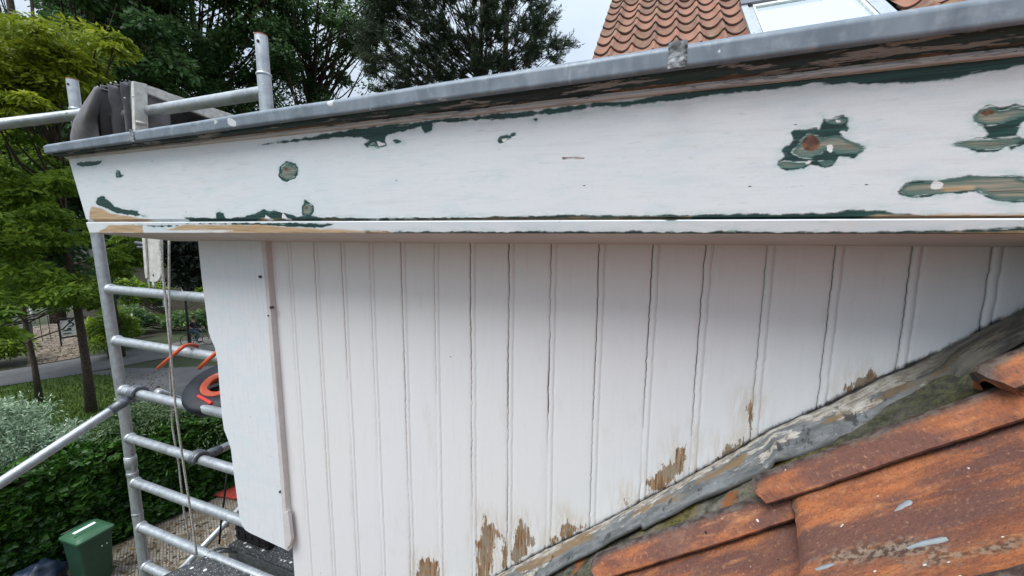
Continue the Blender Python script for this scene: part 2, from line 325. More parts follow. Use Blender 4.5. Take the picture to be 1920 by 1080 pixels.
def m_tile(name, near=True):
    t = MT(name); co = t.obj((1, 1, 1), 'tc'); rnd = t.attr('rnd')
    st = t.obj((1.3, 3.6, 1), 'tc'); a = t.noise(st, 7 if near else 5, 8, .6, .5); b = t.noise(co, 60 if near else 20, 6, .65); d = t.noise(st, 20, 8, .72)
    if near:
        c = t.mix(t.ramp(a, .34, .62), (.19, .072, .046), (.47, .165, .065)); c = t.mix(t.ramp(d, .46, .68, 0, .75), c, (.52, .21, .09))
        c = t.mix(t.ramp(t.noise(t.obj((1, 4.2, 1), 'tc'), 4.2, 8, .6), .44, .56, 0, .92), c, (.15, .075, .062)); c = t.mix(t.ramp(t.noise(t.obj((.8, 5, 1), 'tc'), 6, 7, .6), .58, .66, 0, .8), c, (.56, .25, .11)); c = t.mix(t.ramp(t.noise(co, 9, 8, .7), .52, .70, 0, .6), c, (.30, .17, .12)); c = t.mix(t.ramp(t.noise(co, 260, 4, .8), .50, .66, 0, .6), c, (.07, .045, .04)); c = t.mix(t.ramp(t.noise(co, 170, 3, .7), .56, .74, 0, .5), c, (.62, .34, .20))
        c = t.mix(t.ramp(b, .52, .75, 0, .5), c, (.26, .11, .07))
        ed = t.math('ADD', t.attr('edge'), t.math('MULTIPLY', t.math('SUBTRACT', b, .5), .5)); c = t.mix(t.ramp(ed, .36, .85, 0, .9), c, t.mix(t.ramp(b, .4, .6), (.035, .033, .034), (.14, .125, .11)))
        li = t.math('ADD', t.attr('lich'), t.math('MULTIPLY', t.math('SUBTRACT', t.noise(co, 45, 6, .75), .5), .05)); c = t.mix(t.ramp(li, -.006, .010, 0, .8), c, t.mix(t.ramp(t.noise(co, 150, 4), .42, .58), (.06, .045, .035), (.30, .25, .19)))
        v = t.math('ADD', t.vor(co, 40), t.math('MULTIPLY', t.noise(co, 6, 3), .12)); c = t.mix(t.ramp(v, .13, .10), c, (.80, .78, .72)); v2 = t.vor(t.obj((1.3, 1.1, 1), 'tc'), 21); c = t.mix(t.ramp(v2, .055, .035), c, (.03, .025, .025))
        t.b.inputs['Specular IOR Level'].default_value = .25; t.col(c).rough(.85).bump(t.math('ADD', t.math('MULTIPLY', t.noise(co, 190, 4, .7), .7), t.math('ADD', t.math('MULTIPLY', b, .6), t.math('MULTIPLY', d, .6))), .8, .004)
    else:
        c = t.mix(t.ramp(rnd, 0, 1), (.19, .08, .05), (.36, .15, .095)); c = t.mix(t.ramp(b, .42, .62, 0, .8), c, (.24, .18, .125))
        c = t.mix(t.ramp(t.noise(co, 3.5, 6), .56, .70, 0, .7), c, (.26, .20, .09)); c = t.mix(t.ramp(t.noise(co, 60, 5), .62, .68, 0, .8), c, (.05, .04, .035))
        ed = t.math('ADD', t.attr('edge'), t.math('MULTIPLY', t.math('SUBTRACT', b, .5), .4)); c = t.mix(t.ramp(ed, .5, .9, 0, .85), c, (.07, .045, .038))  # tile ends darkened: the shadow under each lap is painted in
        t.col(c).rough(.85).bump(b, .5, .006)
    return t.m
M['tile'] = m_tile('old_terracotta'); M['tile_far'] = m_tile('far_terracotta', False)
M['sealant'] = simple('grey_sealant', (.27, .30, .32), .6, 0, .1, 40, .4)

def m_galv():
    t = MT('galvanised_tube'); co = t.obj(); a = t.noise(co, 45, 6, .65); b = t.noise(co, 9, 5, .6); v = t.vor(co, 70)
    c = t.mix(t.ramp(a, .35, .68), (.46, .49, .51), (.56, .59, .61)); c = t.mix(t.ramp(b, .50, .72, 0, .6), c, (.27, .29, .30))
    sp = t.math('ADD', v, t.math('MULTIPLY', t.noise(co, 14, 3), .5)); c = t.mix(t.ramp(sp, .37, .31), c, (.80, .81, .80))
    c = t.mix(t.ramp(t.noise(co, 80, 4, .7), .66, .70), c, (.08, .08, .08))
    t.col(c).rough(t.ramp(a, .3, .7, .36, .5)).metal(.68).bump(t.noise(co, 160, 4), .15, .0004); return t.m
M['galv'] = m_galv()
M['galv_dark'] = simple('cast_claw', (.17, .18, .20), .45, .6, .35, 60, .4)
M['redcap'] = simple('red_mark', (.34, .13, .09), .6)
M['hole'] = simple('dark_hole', (.02, .008, .01), .8)
def m_deck():
    t = MT('spattered_deck'); co = t.obj(); a = t.noise(co, 60, 6, .7); v = t.vor(t.obj((1, 1, .2)), 26); v2 = t.vor(t.obj((1.6, 1, .2)), 75); s_ = t.noise(t.obj((2, 12, 1)), 9, 5, .7)
    c = t.mix(t.ramp(a, .35, .7), (.022, .024, .026), (.10, .105, .11)); f = t.math('ADD', v, t.math('MULTIPLY', t.noise(co, 50, 4), .3))
    c = t.mix(t.ramp(f, .36, .31), c, (.72, .74, .74)); c = t.mix(t.ramp(t.math('ADD', v2, t.math('MULTIPLY', a, .3)), .34, .30), c, (.6, .62, .62)); c = t.mix(t.ramp(s_, .70, .73), c, (.6, .61, .6))
    t.col(c).rough(.7).bump(a, .4, .002); return t.m
M['deck'] = m_deck()
M['rope'] = (lambda t: (t.col(t.mix(t.ramp(t.noise(t.obj((1, 1, .6)), 260, 3), .4, .6), (.30, .285, .26), (.58, .56, .51))).rough(.9).bump(t.noise(t.obj(), 400, 2), .8, .002), t.m)[1])(MT('braided_rope'))
M['canvas'] = simple('grey_canvas', (.16, .155, .16), .85, 0, .12, 30, .3)
M['old_white'] = simple('chipped_white', (.58, .57, .52), .6, 0, .18, 35, .4)
M['orange'] = simple('orange_plastic', (.62, .10, .035), .4, 0, .12, 30, .2)
M['navy'] = simple('navy_rubber', (.004, .007, .015), .55, 0, .3, 20, .3)
M['black'] = simple('black_plastic', (.012, .012, .014), .45, 0, .2, 30, .2)
M['redlabel'] = simple('red_label', (.55, .03, .02), .5)
M['binbody'] = simple('bin_plastic', (.016, .052, .030), .42, 0, .1, 9, .1)
M['binlid'] = simple('bin_lid_plastic', (.040, .115, .058), .38, 0, .12, 9, .1)
M['sticker'] = simple('white_sticker', (.74, .80, .76), .5)
M['bark'] = simple('bark', (.060, .044, .032), .95, 0, .45, 14, 1, .03)
M['bark2'] = simple('pine_bark', (.075, .052, .042), .95, 0, .4, 10, 1, .03)
M['glass'] = (lambda t: (t.col((.50, .57, .62)).rough(.04), t.b.inputs['Specular IOR Level'].__setattr__('default_value', 1.0), t.m)[2])(MT('sky_tint_glass'))  # pale base colour paints in the sky reflected by the pane
def leafmat(name, a, b, c=None, rough=.55, tr=.25):
    t = MT(name); r = t.attr('lr'); col = t.mix(r, a, b)
    if c: col = t.mix(t.ramp(r, .8, 1), col, c)
    t.col(col).rough(rough); t.b.inputs['Specular IOR Level'].default_value = .35
    tn = t.n.new('ShaderNodeBsdfTranslucent'); t.L(col, tn.inputs[0]); ms = t.n.new('ShaderNodeMixShader'); ms.inputs[0].default_value = tr
    t.L(t.b.outputs[0], ms.inputs[1]); t.L(tn.outputs[0], ms.inputs[2]); t.L(ms.outputs[0], t.n['Material Output'].inputs[0]); return t.m
M['lf_yellow'] = leafmat('yellow_green_leaf', (.12, .17, .012), (.30, .36, .022), (.50, .52, .05), tr=.45)
M['lf_mid'] = leafmat('mid_green_leaf', (.07, .14, .016), (.26, .38, .035), (.46, .56, .07), tr=.45)
M['lf_dark'] = leafmat('dark_green_leaf', (.030, .08, .026), (.13, .24, .075), (.33, .44, .20), tr=.38)
M['lf_pine'] = leafmat('pine_needle', (.025, .048, .028), (.085, .125, .062), (.17, .20, .08), tr=.1)
M['lf_hedge'] = leafmat('hedge_leaf', (.010, .04, .007), (.055, .14, .014), (.16, .32, .03), rough=.4)
M['lf_silver'] = leafmat('silver_leaf', (.17, .27, .16), (.40, .53, .36), (.60, .70, .52))
M['lf_shrub'] = leafmat('shrub_leaf', (.05, .10, .035), (.13, .20, .08), (.24, .32, .17))
M['lf_black'] = leafmat('blackish_leaf', (.006, .012, .006), (.014, .024, .010), tr=.05)  # near-black green, the conifer's own foliage colour
M['lf_grass'] = leafmat('grass_blade', (.035, .075, .008), (.08, .145, .015), (.13, .2, .03))
# ================================================================ DORMER
dormer = thing('dormer', 'white boarded dormer side with peeling fascia and grey zinc roof edge', 'dormer', (-.2, .75, -1.3))
CM = -2.01; NG, NT, NB, NW = .545, .576, .589, .72
def zl(n, yl, yr, xl=165, xr=1900):       # a straight rail measured at its two ends -> z as a function of s
    a = at(xl, yl, n=n); b = at(xr, yr, n=n); k = (b[2]-a[2])/(b[0]-a[0]); return lambda s: a[2]+k*(s-a[0])
def loft(rails, seams=900, s1=1.05, ret=2.6):
    """rails: list of (n, zfunc, subdivisions to the next). Side face along s, then the front return along n."""
    rows = []
    for i, (n, z, k) in enumerate(rails):
        if i == len(rails)-1: rows.append((n, z, float(i)))
        else:
            n2, z2, _ = rails[i+1]
            for j in range(k):
                t = j/k; rows.append((n*(1-t)+n2*t, (lambda s, z=z, z2=z2, t=t: z(s)*(1-t)+z2(s)*t), i+t))
    V = []; vv = []; nr = len(rows); m = seams
    for n, z, q in rows:
        s0 = n+CM
        for t in (1., .6, .3, .12, .04): V.append((s0, n+(ret-n)*t, z(s0))); vv.append(q)
        for i in range(m+1):
            u = i/m; s = s0+(s1-s0)*u; V.append((s, n, z(s))); vv.append(q)
    W = m+6; Fc = np.array([(r*W+c, (r+1)*W+c, (r+1)*W+c+1, r*W+c+1) for r in range(nr-1) for c in range(W-1)])
    return np.array(V), Fc, np.array(vv)/(len(rails)-1)
def none(V): return {a: np.full(len(V), -1.) for a in 'gwokx'}
Zg1 = zl(NG, 258, -16); Zg2 = zl(NG, 283, 43, 120, 1900)
Zf = zl(NT, 294.5, 107); Zbot = zl(NB, 411, 404); Zr1 = zl(NB, 417, 409.5); Zr2 = zl(.592, 437, 438.5)
dz = lambda f, d: (lambda s: f(s)+d)
# zinc roof edge: rolled top lip, face, drip
V, Fc, vv = loft([(NG+.10, dz(Zg1, .006), 3), (NG+.014, dz(Zg1, .0025), 2), (NG+.005, dz(Zg1, .001), 2), (NG, dz(Zg1, -.004), 6), (NG+.001, dz(Zg2, .002), 2), (NG+.003, Zg2, 2), (NG+.010, dz(Zg2, .0015), 1)], 500)
P = V[:, [0, 2]]
spl = [[(425, 222), (434, 222), (443, 228), (441, 236), (434, 238), (427, 231)], [(401, 225), (408, 226), (406, 233), (401, 231)], [(612, 187), (622, 186), (624, 197), (614, 199)], [(776, 192), (790, 190), (786, 200), (778, 199)], [(1344, 96), (1352, 92), (1350, 100)], [(820, 186), (838, 185), (834, 190)], [(686, 203), (694, 202), (693, 208)]]
at0 = none(V); at0['x'] = np.where(V[:, 1] < NG+.02, sdmulti(P, [px2sz(p, NG) for p in spl]), -1)
for i in range(len(V)):
    s = V[i, 0]; V[i, 1] += .0012*mn.noise(Vector((s*3, 0, 0)))+.0006*mn.noise(Vector((s*14, V[i, 2]*20, 0))); V[i, 2] += .0010*mn.noise(Vector((s*5, 3, 0)))
zinc = mk('zinc_edge', V, Fc, M['zinc'], dormer, True, {'x': at0['x']})
# soldered joint and lap joint
def lump(px0, px1, amp, name, mat):
    nx, nz = 26, 26; VV = []
    for j in range(nz+1):
        for i in range(nx+1):
            u = i/nx; v = j/nz; s = at(px0+(px1-px0)*u, 110 if px0 > 900 else 265, n=NG)[0]; z = Zg1(s)*(1-v)+Zg2(s)*v
            e = min(u, 1-u)*2; b = max(0, min(1, e*3+mn.noise(Vector((v*6, px0, u*3)))*.8))
            VV.append((s, NG-.0004-(amp*b*(.45+.9*abs(mn.noise(Vector((s*90, z*90, 1))))))+(.002 if b <= 0 else 0), z+(.003 if v == 0 else 0)))
    return mk(name, VV, [(j*(nx+1)+i, (j+1)*(nx+1)+i, (j+1)*(nx+1)+i+1, j*(nx+1)+i+1) for j in range(nz) for i in range(nx)], mat, zinc, True)
tag(lump(1252, 1288, .0034, 'solder_joint', M['solder']), 'rough lumpy grey solder joint'); lump(245, 252, .0014, 'lap_seam', M['solder'])
# peeling cavetto moulding
V, Fc, vv = loft([(NG+.010, dz(Zg2, .001), 2), (NG+.012, dz(Zg2, -.004), 10), (NT-.004, dz(Zf, .009), 3), (NT-.003, dz(Zf, .007), 3), (NT-.0055, dz(Zf, .0045), 3), (NT-.004, dz(Zf, .0005), 2), (NT, Zf, 1)], 500)
for i in range(len(V)):
    s = V[i, 0]; V[i, 1] += .0014*mn.noise(Vector((s*2.2, V[i, 2]*160, 0)))+.0008*mn.noise(Vector((s*22, V[i, 2]*260, 5)))
mk('cornice_moulding', V, Fc, M['mould'], dormer, True, {'v': vv})
# fascia board with the peeled and sanded places
A5 = lambda pts: px2sz(pts, .583, 480, 0, 3); A6 = lambda pts: px2sz(pts, .583, 1080, 0, 2.286)
R6 = lambda pts: px2sz(pts, .583, 1400, 180, 3.692); Z1 = lambda pts: px2sz(pts, .583, 60, 220, 3); PX = lambda pts: px2sz(pts, .583)
green = [R6([(300, 262), (330, 240), (480, 225), (500, 245), (512, 190), (520, 150), (560, 165), (600, 150), (650, 140), (690, 160), (690, 195), (712, 225), (690, 250), (640, 250), (660, 280), (700, 310), (760, 335), (828, 357), (780, 400), (745, 430), (640, 425), (600, 470), (540, 490), (440, 470), (400, 500), (330, 512), (270, 512), (215, 485), (208, 460), (235, 435), (255, 420), (245, 370), (290, 340), (325, 300)]),
 R6([(1540, 152), (1590, 100), (1650, 75), (1750, 90), (1840, 62), (1925, 80), (2040, 90), (2080, 130), (1900, 190), (1850, 270), (1925, 300), (2010, 330), (1930, 345), (1830, 378), (1800, 360), (1740, 392), (1620, 385), (1480, 360), (1405, 342), (1470, 315), (1640, 285), (1660, 270), (1630, 215), (1590, 190)]),
 R6([(1055, 665), (1110, 600), (1180, 580), (1280, 580), (1380, 570), (1540, 548), (1760, 555), (1850, 545), (1990, 570), (2100, 640), (1990, 735), (1780, 725), (1660, 680), (1600, 655), (1460, 670), (1290, 690), (1180, 700), (1100, 690)]),
 PX([(490, 273), (530, 270), (560, 267), (603, 263), (647, 259), (680, 258), (693, 264), (700, 262), (720, 266), (733, 252), (760, 249), (793, 240), (800, 251), (812, 245), (815, 233), (831, 231), (907, 228), (980, 222), (1040, 216), (1097, 208), (1119, 203), (1167, 203), (1211, 197), (1320, 184), (1408, 175), (1500, 166), (1517, 160), (1600, 161), (1649, 162), (1692, 160), (1780, 151), (1845, 138), (1920, 127), (2100, 100), (2200, 30), (1920, 80), (1800, 90), (1400, 140), (1300, 172), (1180, 193), (1110, 196), (1010, 210), (900, 219), (810, 228), (700, 240), (610, 254)]),
 PX([(1000, 228), (1005, 222), (1012, 224), (1008, 230)]),
 A5([(610, 815), (650, 790), (700, 750), (745, 760), (740, 800), (750, 825), (680, 838), (630, 832)]), A5([(770, 790), (800, 787), (845, 806), (790, 808)]),
 A5([(128, 985), (140, 940), (175, 908), (230, 920), (245, 960), (225, 1000), (175, 1026), (140, 1010)]),
 Z1([(1508, 555), (1507, 500), (1528, 463), (1572, 490), (1575, 520), (1555, 560)]), Z1([(482, 340), (480, 315), (492, 298), (508, 303), (510, 322), (524, 330), (505, 340)]),
 Z1([(262, 270), (275, 258), (330, 250), (412, 246), (405, 262), (350, 278), (300, 280)]),
 Z1([(350, 485), (365, 450), (400, 445), (440, 480), (455, 505), (530, 520), (590, 525), (580, 540), (640, 560), (560, 552), (470, 540), (420, 520), (380, 500)]),
 Z1([(840, 560), (900, 562), (1020, 565), (1022, 540), (1040, 528), (1065, 540), (1075, 568), (1180, 558), (1240, 540), (1290, 520), (1350, 526), (1410, 538), (1470, 558), (1520, 556), (1600, 562), (1960, 568), (1960, 580), (1600, 590), (1180, 600), (860, 600)]),
 PX([(700, 409), (850, 408), (1000, 404), (1180, 403.5), (1320, 402), (1500, 400), (1580, 396), (1660, 392), (1700, 402), (1920, 404), (1920, 412), (700, 416)]),
 A5([(1365, 795), (1375, 775), (1420, 765), (1440, 770), (1440, 758), (1470, 750), (1468, 764), (1440, 780), (1410, 800), (1380, 812)])]
wood = [R6([(372, 320), (420, 265), (470, 265), (520, 300), (600, 270), (650, 275), (700, 310), (760, 335), (820, 357), (760, 390), (640, 392), (600, 382), (540, 372), (450, 425), (370, 425), (315, 385)]),
 R6([(222, 470), (260, 452), (400, 458), (425, 472), (380, 492), (300, 502), (240, 495)]), R6([(500, 455), (620, 440), (590, 468), (540, 480)]), R6([(540, 175), (600, 160), (650, 150), (680, 170), (650, 200), (600, 200), (550, 190)]),
 R6([(1552, 150), (1600, 103), (1680, 78), (1740, 108), (1840, 78), (1925, 95), (2030, 110), (1880, 140), (1740, 188), (1660, 200), (1590, 183)]), R6([(1425, 341), (1500, 313), (1760, 302), (1860, 291), (1905, 315), (1800, 343), (1740, 368), (1600, 366), (1500, 353)]),
 R6([(1080, 662), (1120, 610), (1260, 592), (1400, 580), (1540, 562), (1850, 560), (1980, 590), (2050, 640), (1980, 715), (1780, 712), (1600, 640), (1400, 665), (1290, 680), (1130, 685)]),
 A5([(142, 980), (152, 945), (180, 925), (222, 935), (235, 960), (215, 990), (178, 1010), (150, 1000)]), Z1([(1515, 545), (1517, 505), (1530, 480), (1562, 495), (1563, 520), (1548, 550)]), Z1([(488, 330), (488, 312), (498, 306), (500, 325)]),
 A5([(640, 825), (670, 812), (720, 818), (740, 824), (690, 832)])]
bare = [Z1([(310, 520), (325, 500), (370, 505), (430, 535), (560, 560), (660, 575), (900, 588), (1180, 590), (1280, 560), (1380, 570), (1500, 575), (1700, 572), (1990, 578), (1990, 592), (300, 592)]),
 PX([(1650, 400), (1760, 399), (1920, 398), (2100, 398), (2100, 420), (1600, 412)]), PX([(700, 411), (1000, 407), (1300, 405.5), (1300, 416), (700, 418)]), A5([(1722, 886), (1790, 885), (1862, 884), (1840, 900), (1725, 898)]), R6([(1320, 640), (1600, 615), (1600, 648), (1400, 665)])]
knots = [A5([(1720, 884), (1790, 883), (1864, 882), (1845, 896), (1790, 893), (1725, 900)]), R6([(375, 330), (395, 290), (440, 265), (485, 285), (510, 325), (490, 370), (440, 388), (395, 372)]), R6([(1595, 130), (1620, 105), (1680, 98), (1720, 125), (1640, 148)]), A5([(162, 955), (172, 942), (185, 944), (188, 958), (175, 966)]), Z1([(1522, 508), (1530, 498), (1545, 500), (1542, 515), (1530, 518)])]
chips = [R6([(1280, 605), (1320, 560), (1380, 600), (1375, 635), (1320, 648), (1285, 630)]), R6([(560, 350), (590, 345), (600, 375), (580, 395), (562, 385)]), R6([(425, 440), (455, 436), (440, 462), (400, 470)]), R6([(595, 170), (640, 172), (650, 190), (610, 192)]),
 A5([(1390, 790), (1415, 780), (1420, 795), (1400, 802)]), A5([(690, 800), (730, 808), (745, 815), (700, 826)]), Z1([(1290, 575), (1300, 545), (1320, 560), (1335, 580)]), Z1([(1390, 575), (1398, 535), (1415, 560), (1440, 580)])]
V, Fc, vv = loft([(NT, Zf, 64), (NB, Zbot, 1), (.5965, dz(Zbot, -.0012), 1), (.5965, dz(Zr1, .0008), 1), (NB, Zr1, 1)][:4], 1000)
P = V[:, [0, 2]]; front = V[:, 0] > V[:, 1]+CM-1e-6; side = np.abs(V[:, 0]-(V[:, 1]+CM)) < 1e-5
def fa(polys): return sdmulti(P, polys)
at1 = {'g': fa(green), 'w': fa(wood), 'o': fa(bare), 'k': fa(knots), 'x': fa(chips)}
ret = V[:, 1] > .62
for k in at1: at1[k][ret] = -1
at1['x'] = np.maximum(at1['x'], -np.abs(V[:, 0]-(V[:, 1]+CM)-.004)+.0035*0)      # filler along the mitre
fas = mk('fascia_board', V, Fc, M['fascia'], dormer, True, at1); smooth_by_angle(fas, 30)
# lower rail with bare wood at the left, green along the drip
V, Fc, vv = loft([(.5965, dz(Zr1, .0008), 1), (NB, dz(Zr1, 0), 1), (NB-.001, dz(Zr1, -.0015), 14), (.591, dz(Zr2, .0012), 2), (.594, Zr2, 1)], 900); P = V[:, [0, 2]]
grail = [PX([(330, 419), (520, 418), (620, 420), (600, 427), (540, 425), (500, 423)]), PX([(240, 422), (330, 423), (300, 426)]), PX([(680, 434.5), (1000, 434.2), (1300, 434.5), (1700, 435), (1830, 431), (1920, 427), (2100, 424), (2100, 445), (680, 444)]), PX([(1100, 409), (1300, 409), (1250, 412)])]
brail = [PX([(200, 421), (262, 421), (262, 437), (170, 438)]), PX([(340, 420), (490, 421), (560, 425), (700, 432), (640, 439), (350, 438), (430, 432), (300, 433)]), PX([(1700, 438), (1920, 433), (2100, 433), (2100, 446), (1700, 444)]), PX([(600, 428), (760, 434), (900, 438), (600, 438)])]
at2 = {'g': fa(grail), 'o': fa(brail), 'w': np.full(len(V), -1.), 'k': np.full(len(V), -1.), 'x': np.full(len(V), -1.)}
smooth_by_angle(mk('fascia_rail', V, Fc, M['fascia'], dormer, True, at2), 25)
# soffit
Zs = zl(NW, 452, 463, 300, 1862)
V, Fc, vv = loft([(.594, Zr2, 1), (.600, dz(Zr2, .0006), 1), (.606, dz(Zr2, -.002), 6), (NW-.002, Zs, 2), (NW+.02, Zs, 1)], 120)
mk('soffit', V, Fc, M['soffit'], dormer, True)
MB().box((.0, 1.9, .12), (2.2, 2.3, .22)).build('roof_deck', M['zinc'], dormer).data.attributes.new('x', 'FLOAT', 'POINT').data.foreach_set('value', [-1.]*8)
# ---- boarded cheek wall
tops = [538, 585, 635, 691, 751, 813, 882, 957, 1037, 1128, 1228, 1328, 1447, 1575, 1715, 1864]
JS = [at(x, 452, n=NW)[0] for x in tops]
mids = {585: (605, 720), 635: (655, 720), 751: (760, 760), 813: (820, 900), 882: (882.5, 760), 957: (948, 900), 1037: (1022, 900), 1128: (1105, 900), 1228: (1205, 753), 1328: (1297, 753), 1447: (1407, 740), 1575: (1528, 767), 1715: (1682, 683), 1864: (1843, 603)}
for i, x in enumerate(tops):
    if x in mids: JS[i] = (JS[i]+at(mids[x][0], mids[x][1], n=NW)[0])/2
JS += [JS[-1]+.083, JS[-1]+.17, JS[-1]+.26, JS[-1]+.35]
E0 = -.921; cols = [(E0, 0, 0, -1)]; bw = .0115
for k, j in enumerate(JS):
    prev = cols[-1][0]; nseg = 7
    for q in range(1, nseg): cols.append((prev+(j-.004-prev)*q/nseg, 0, 0, -1))
    w1, w2 = (-.0022, .0016) if k < 9 else (-.0012, .0009)
    for d, dp, cr in ((-.004, 0, 0), (w1, .0006, .2), (0, .0048, 1), (w2, .0004, .25), (.003, -.0006, 0), (bw/2, -.0012, 0), (bw-.0014, -.0004, 0), (bw, .0022, .35), (bw+.0016, .0004, 0), (bw+.004, 0, 0)):
        cols.append((j+d, dp, cr, k))
cols.append((1.0, 0, 0, -1))
zt, zb = .01, -1.52; nz = 380; V = []; cr_ = []
for r in range(nz+1):
    z = zt+(zb-zt)*r/nz
    for s, dp, cr, k in cols:
        jit = 0; amp = 1
        if k >= 0:
            jit = .0011*mn.noise(Vector((k*7.1, z*34, 0)))+.0011*mn.noise(Vector((k*3.1, z*130, 4)))+.0015*mn.noise(Vector((k*5.5, z*5, 9)))
            amp = max(.4, min(1.25, .85+.8*mn.noise(Vector((k*11.3, z*4, 2)))+(.3 if z > -.35 else -.02)))
            if k in (0, 3, 5): amp *= .6
        V.append((s+jit, NW+dp*(amp if dp > .003 else 1)+.0006*mn.noise(Vector((s*8, z*4, 7))), z)); cr_.append(cr*amp)
V = np.array(V); nc = len(cols)
Fc = np.array([(r*nc+c, (r+1)*nc+c, (r+1)*nc+c+1, r*nc+c+1) for r in range(nz) for c in range(nc-1)])
W3 = lambda pts: px2sz(pts, NW, 480, 720, 3); W8 = lambda pts: px2sz(pts, NW, 1120, 720, 2.4); W7 = lambda pts: px2sz(pts, NW, 1280, 480, 3)
wv = [W3([(905, 1180), (903, 1040), (915, 990), (960, 985), (1000, 1000), (1025, 985), (1025, 1180)]), W3([(1240, 1150), (1242, 930), (1262, 850), (1280, 730), (1310, 745), (1298, 800), (1345, 790), (1362, 850), (1335, 930), (1330, 1080), (1330, 1150)]),
 W3([(1440, 990), (1450, 910), (1462, 830), (1490, 758), (1530, 770), (1535, 840), (1562, 890), (1535, 950), (1500, 970), (1470, 1010)]), W3([(1650, 880), (1700, 850), (1735, 740), (1760, 760), (1790, 810), (1850, 790), (1850, 810), (1660, 900)]), W3([(1385, 1040), (1390, 860), (1405, 860), (1410, 1030)]),
 W8([(235, 490), (240, 440), (280, 390), (330, 345), (380, 275), (400, 240), (408, 380), (300, 470)]), W8([(500, 370), (560, 315), (620, 268), (662, 250), (668, 290), (520, 390)]), W8([(110, 555), (130, 505), (150, 490), (152, 540)]), W8([(672, 130), (690, 75), (700, 110), (685, 200)]),
 W7([(925, 760), (945, 725), (1040, 675), (1105, 655), (1115, 690), (950, 780)]), W7([(230, 1075), (340, 1020), (355, 1060), (240, 1100)])]
flash_top = [(820, 1128), (930, 1076), (1030, 1022), (1130, 976), (1200, 938), (1260, 906), (1330, 868), (1390, 833), (1440, 803), (1530, 763), (1590, 733), (1640, 708), (1690, 688), (1740, 663), (1800, 636), (1850, 608), (1920, 575), (2020, 520), (2200, 420)]
FT = np.array([at(x, y, n=NW)[[0, 2]] for x, y in flash_top]); k0 = (FT[1, 1]-FT[0, 1])/(FT[1, 0]-FT[0, 0])
FT = np.vstack([[-1.05, FT[0, 1]-.87*(FT[0, 0]+1.05)], FT, [1.2, FT[-1, 1]+.87*(1.2-FT[-1, 0])]])
gl = V[:, 2]*-1+np.interp(V[:, 0], FT[:, 0], FT[:, 1])      # metres below the flashing edge (dirt line just above it)
at3 = {'w': sdmulti(V[:, [0, 2]], wv), 'g': gl-.004, 'crack': np.array(cr_)}
mk('wall_cladding', V, Fc, M['clad'], dormer, True, at3)
MB().box((.04, NW+.068, -.75), (1.90, .1, 1.5)).box((-.86, 1.75, -.75), (.1, 1.9, 1.5)).build('wall_core', M['soffit'], dormer)
# ---- wing board with scalloped edge, batten, screws
nb = .706
wp = [(371, 449), (378, 520), (388, 598), (391, 622), (396, 636), (403, 652), (408, 680), (412, 730), (416, 778), (420, 806), (428, 826), (433, 842), (438, 885), (444, 930), (449, 968), (453, 984), (460, 994), (470, 1000), (541, 1033), (538, 1000), (530, 900), (519, 780), (507, 640), (497, 520), (490, 449)]
poly = px2sz(wp, nb); mmb = MB().prism([(a, nb, b) for a, b in poly], (0, 1, 0), 0, .018)
def grid_poly(poly, n, thick, name, mat, parent, attrs_f, res=.006):
    """flat board with outline poly (s,z): fine grid front for the paint marks plus a solid edge"""
    b = MB().prism([(a, n, c) for a, c in poly], (0, 1, 0), .0, thick); o = b.build(name, mat, parent)
    for k, v in attrs_f.items(): o.data.attributes.new(k, 'FLOAT', 'POINT').data.foreach_set('value', [v]*len(o.data.vertices))
    return o
wing = grid_poly(poly, nb, .012, 'wing_board', M['white_wood'], dormer, {a: -1. for a in 'gwokx'})
bp = px2sz([(489, 449), (497, 449), (506, 560), (519, 730), (531, 880), (541, 1018), (539, 1031), (534, 1028), (524, 880), (512, 730), (499, 560)], nb-.002)
bat = MB().prism([(a, nb-.0025, b) for a, b in bp], (0, 1, 0), 0, .018).build('edge_batten', M['batten'], wing, bevel=.001)
for x, y, r in ((486, 519, .0035), (507, 577, .0035), (502, 592, .002), (524, 923, .0035)):
    q = at(x, y, n=nb-.005); MB().tube([q, q+np.array([0, .008, 0])], r, 10).build('screw_head', M['screw'], wing)
q1 = px2sz([(533, 962), (540, 958), (546, 1012), (543, 1024), (538, 1026)], nb-.005); MB().prism([(a, nb-.005, b) for a, b in q1], (0, 1, 0), 0, .010).build('batten_patch', M['batten'], wing, bevel=.0008)
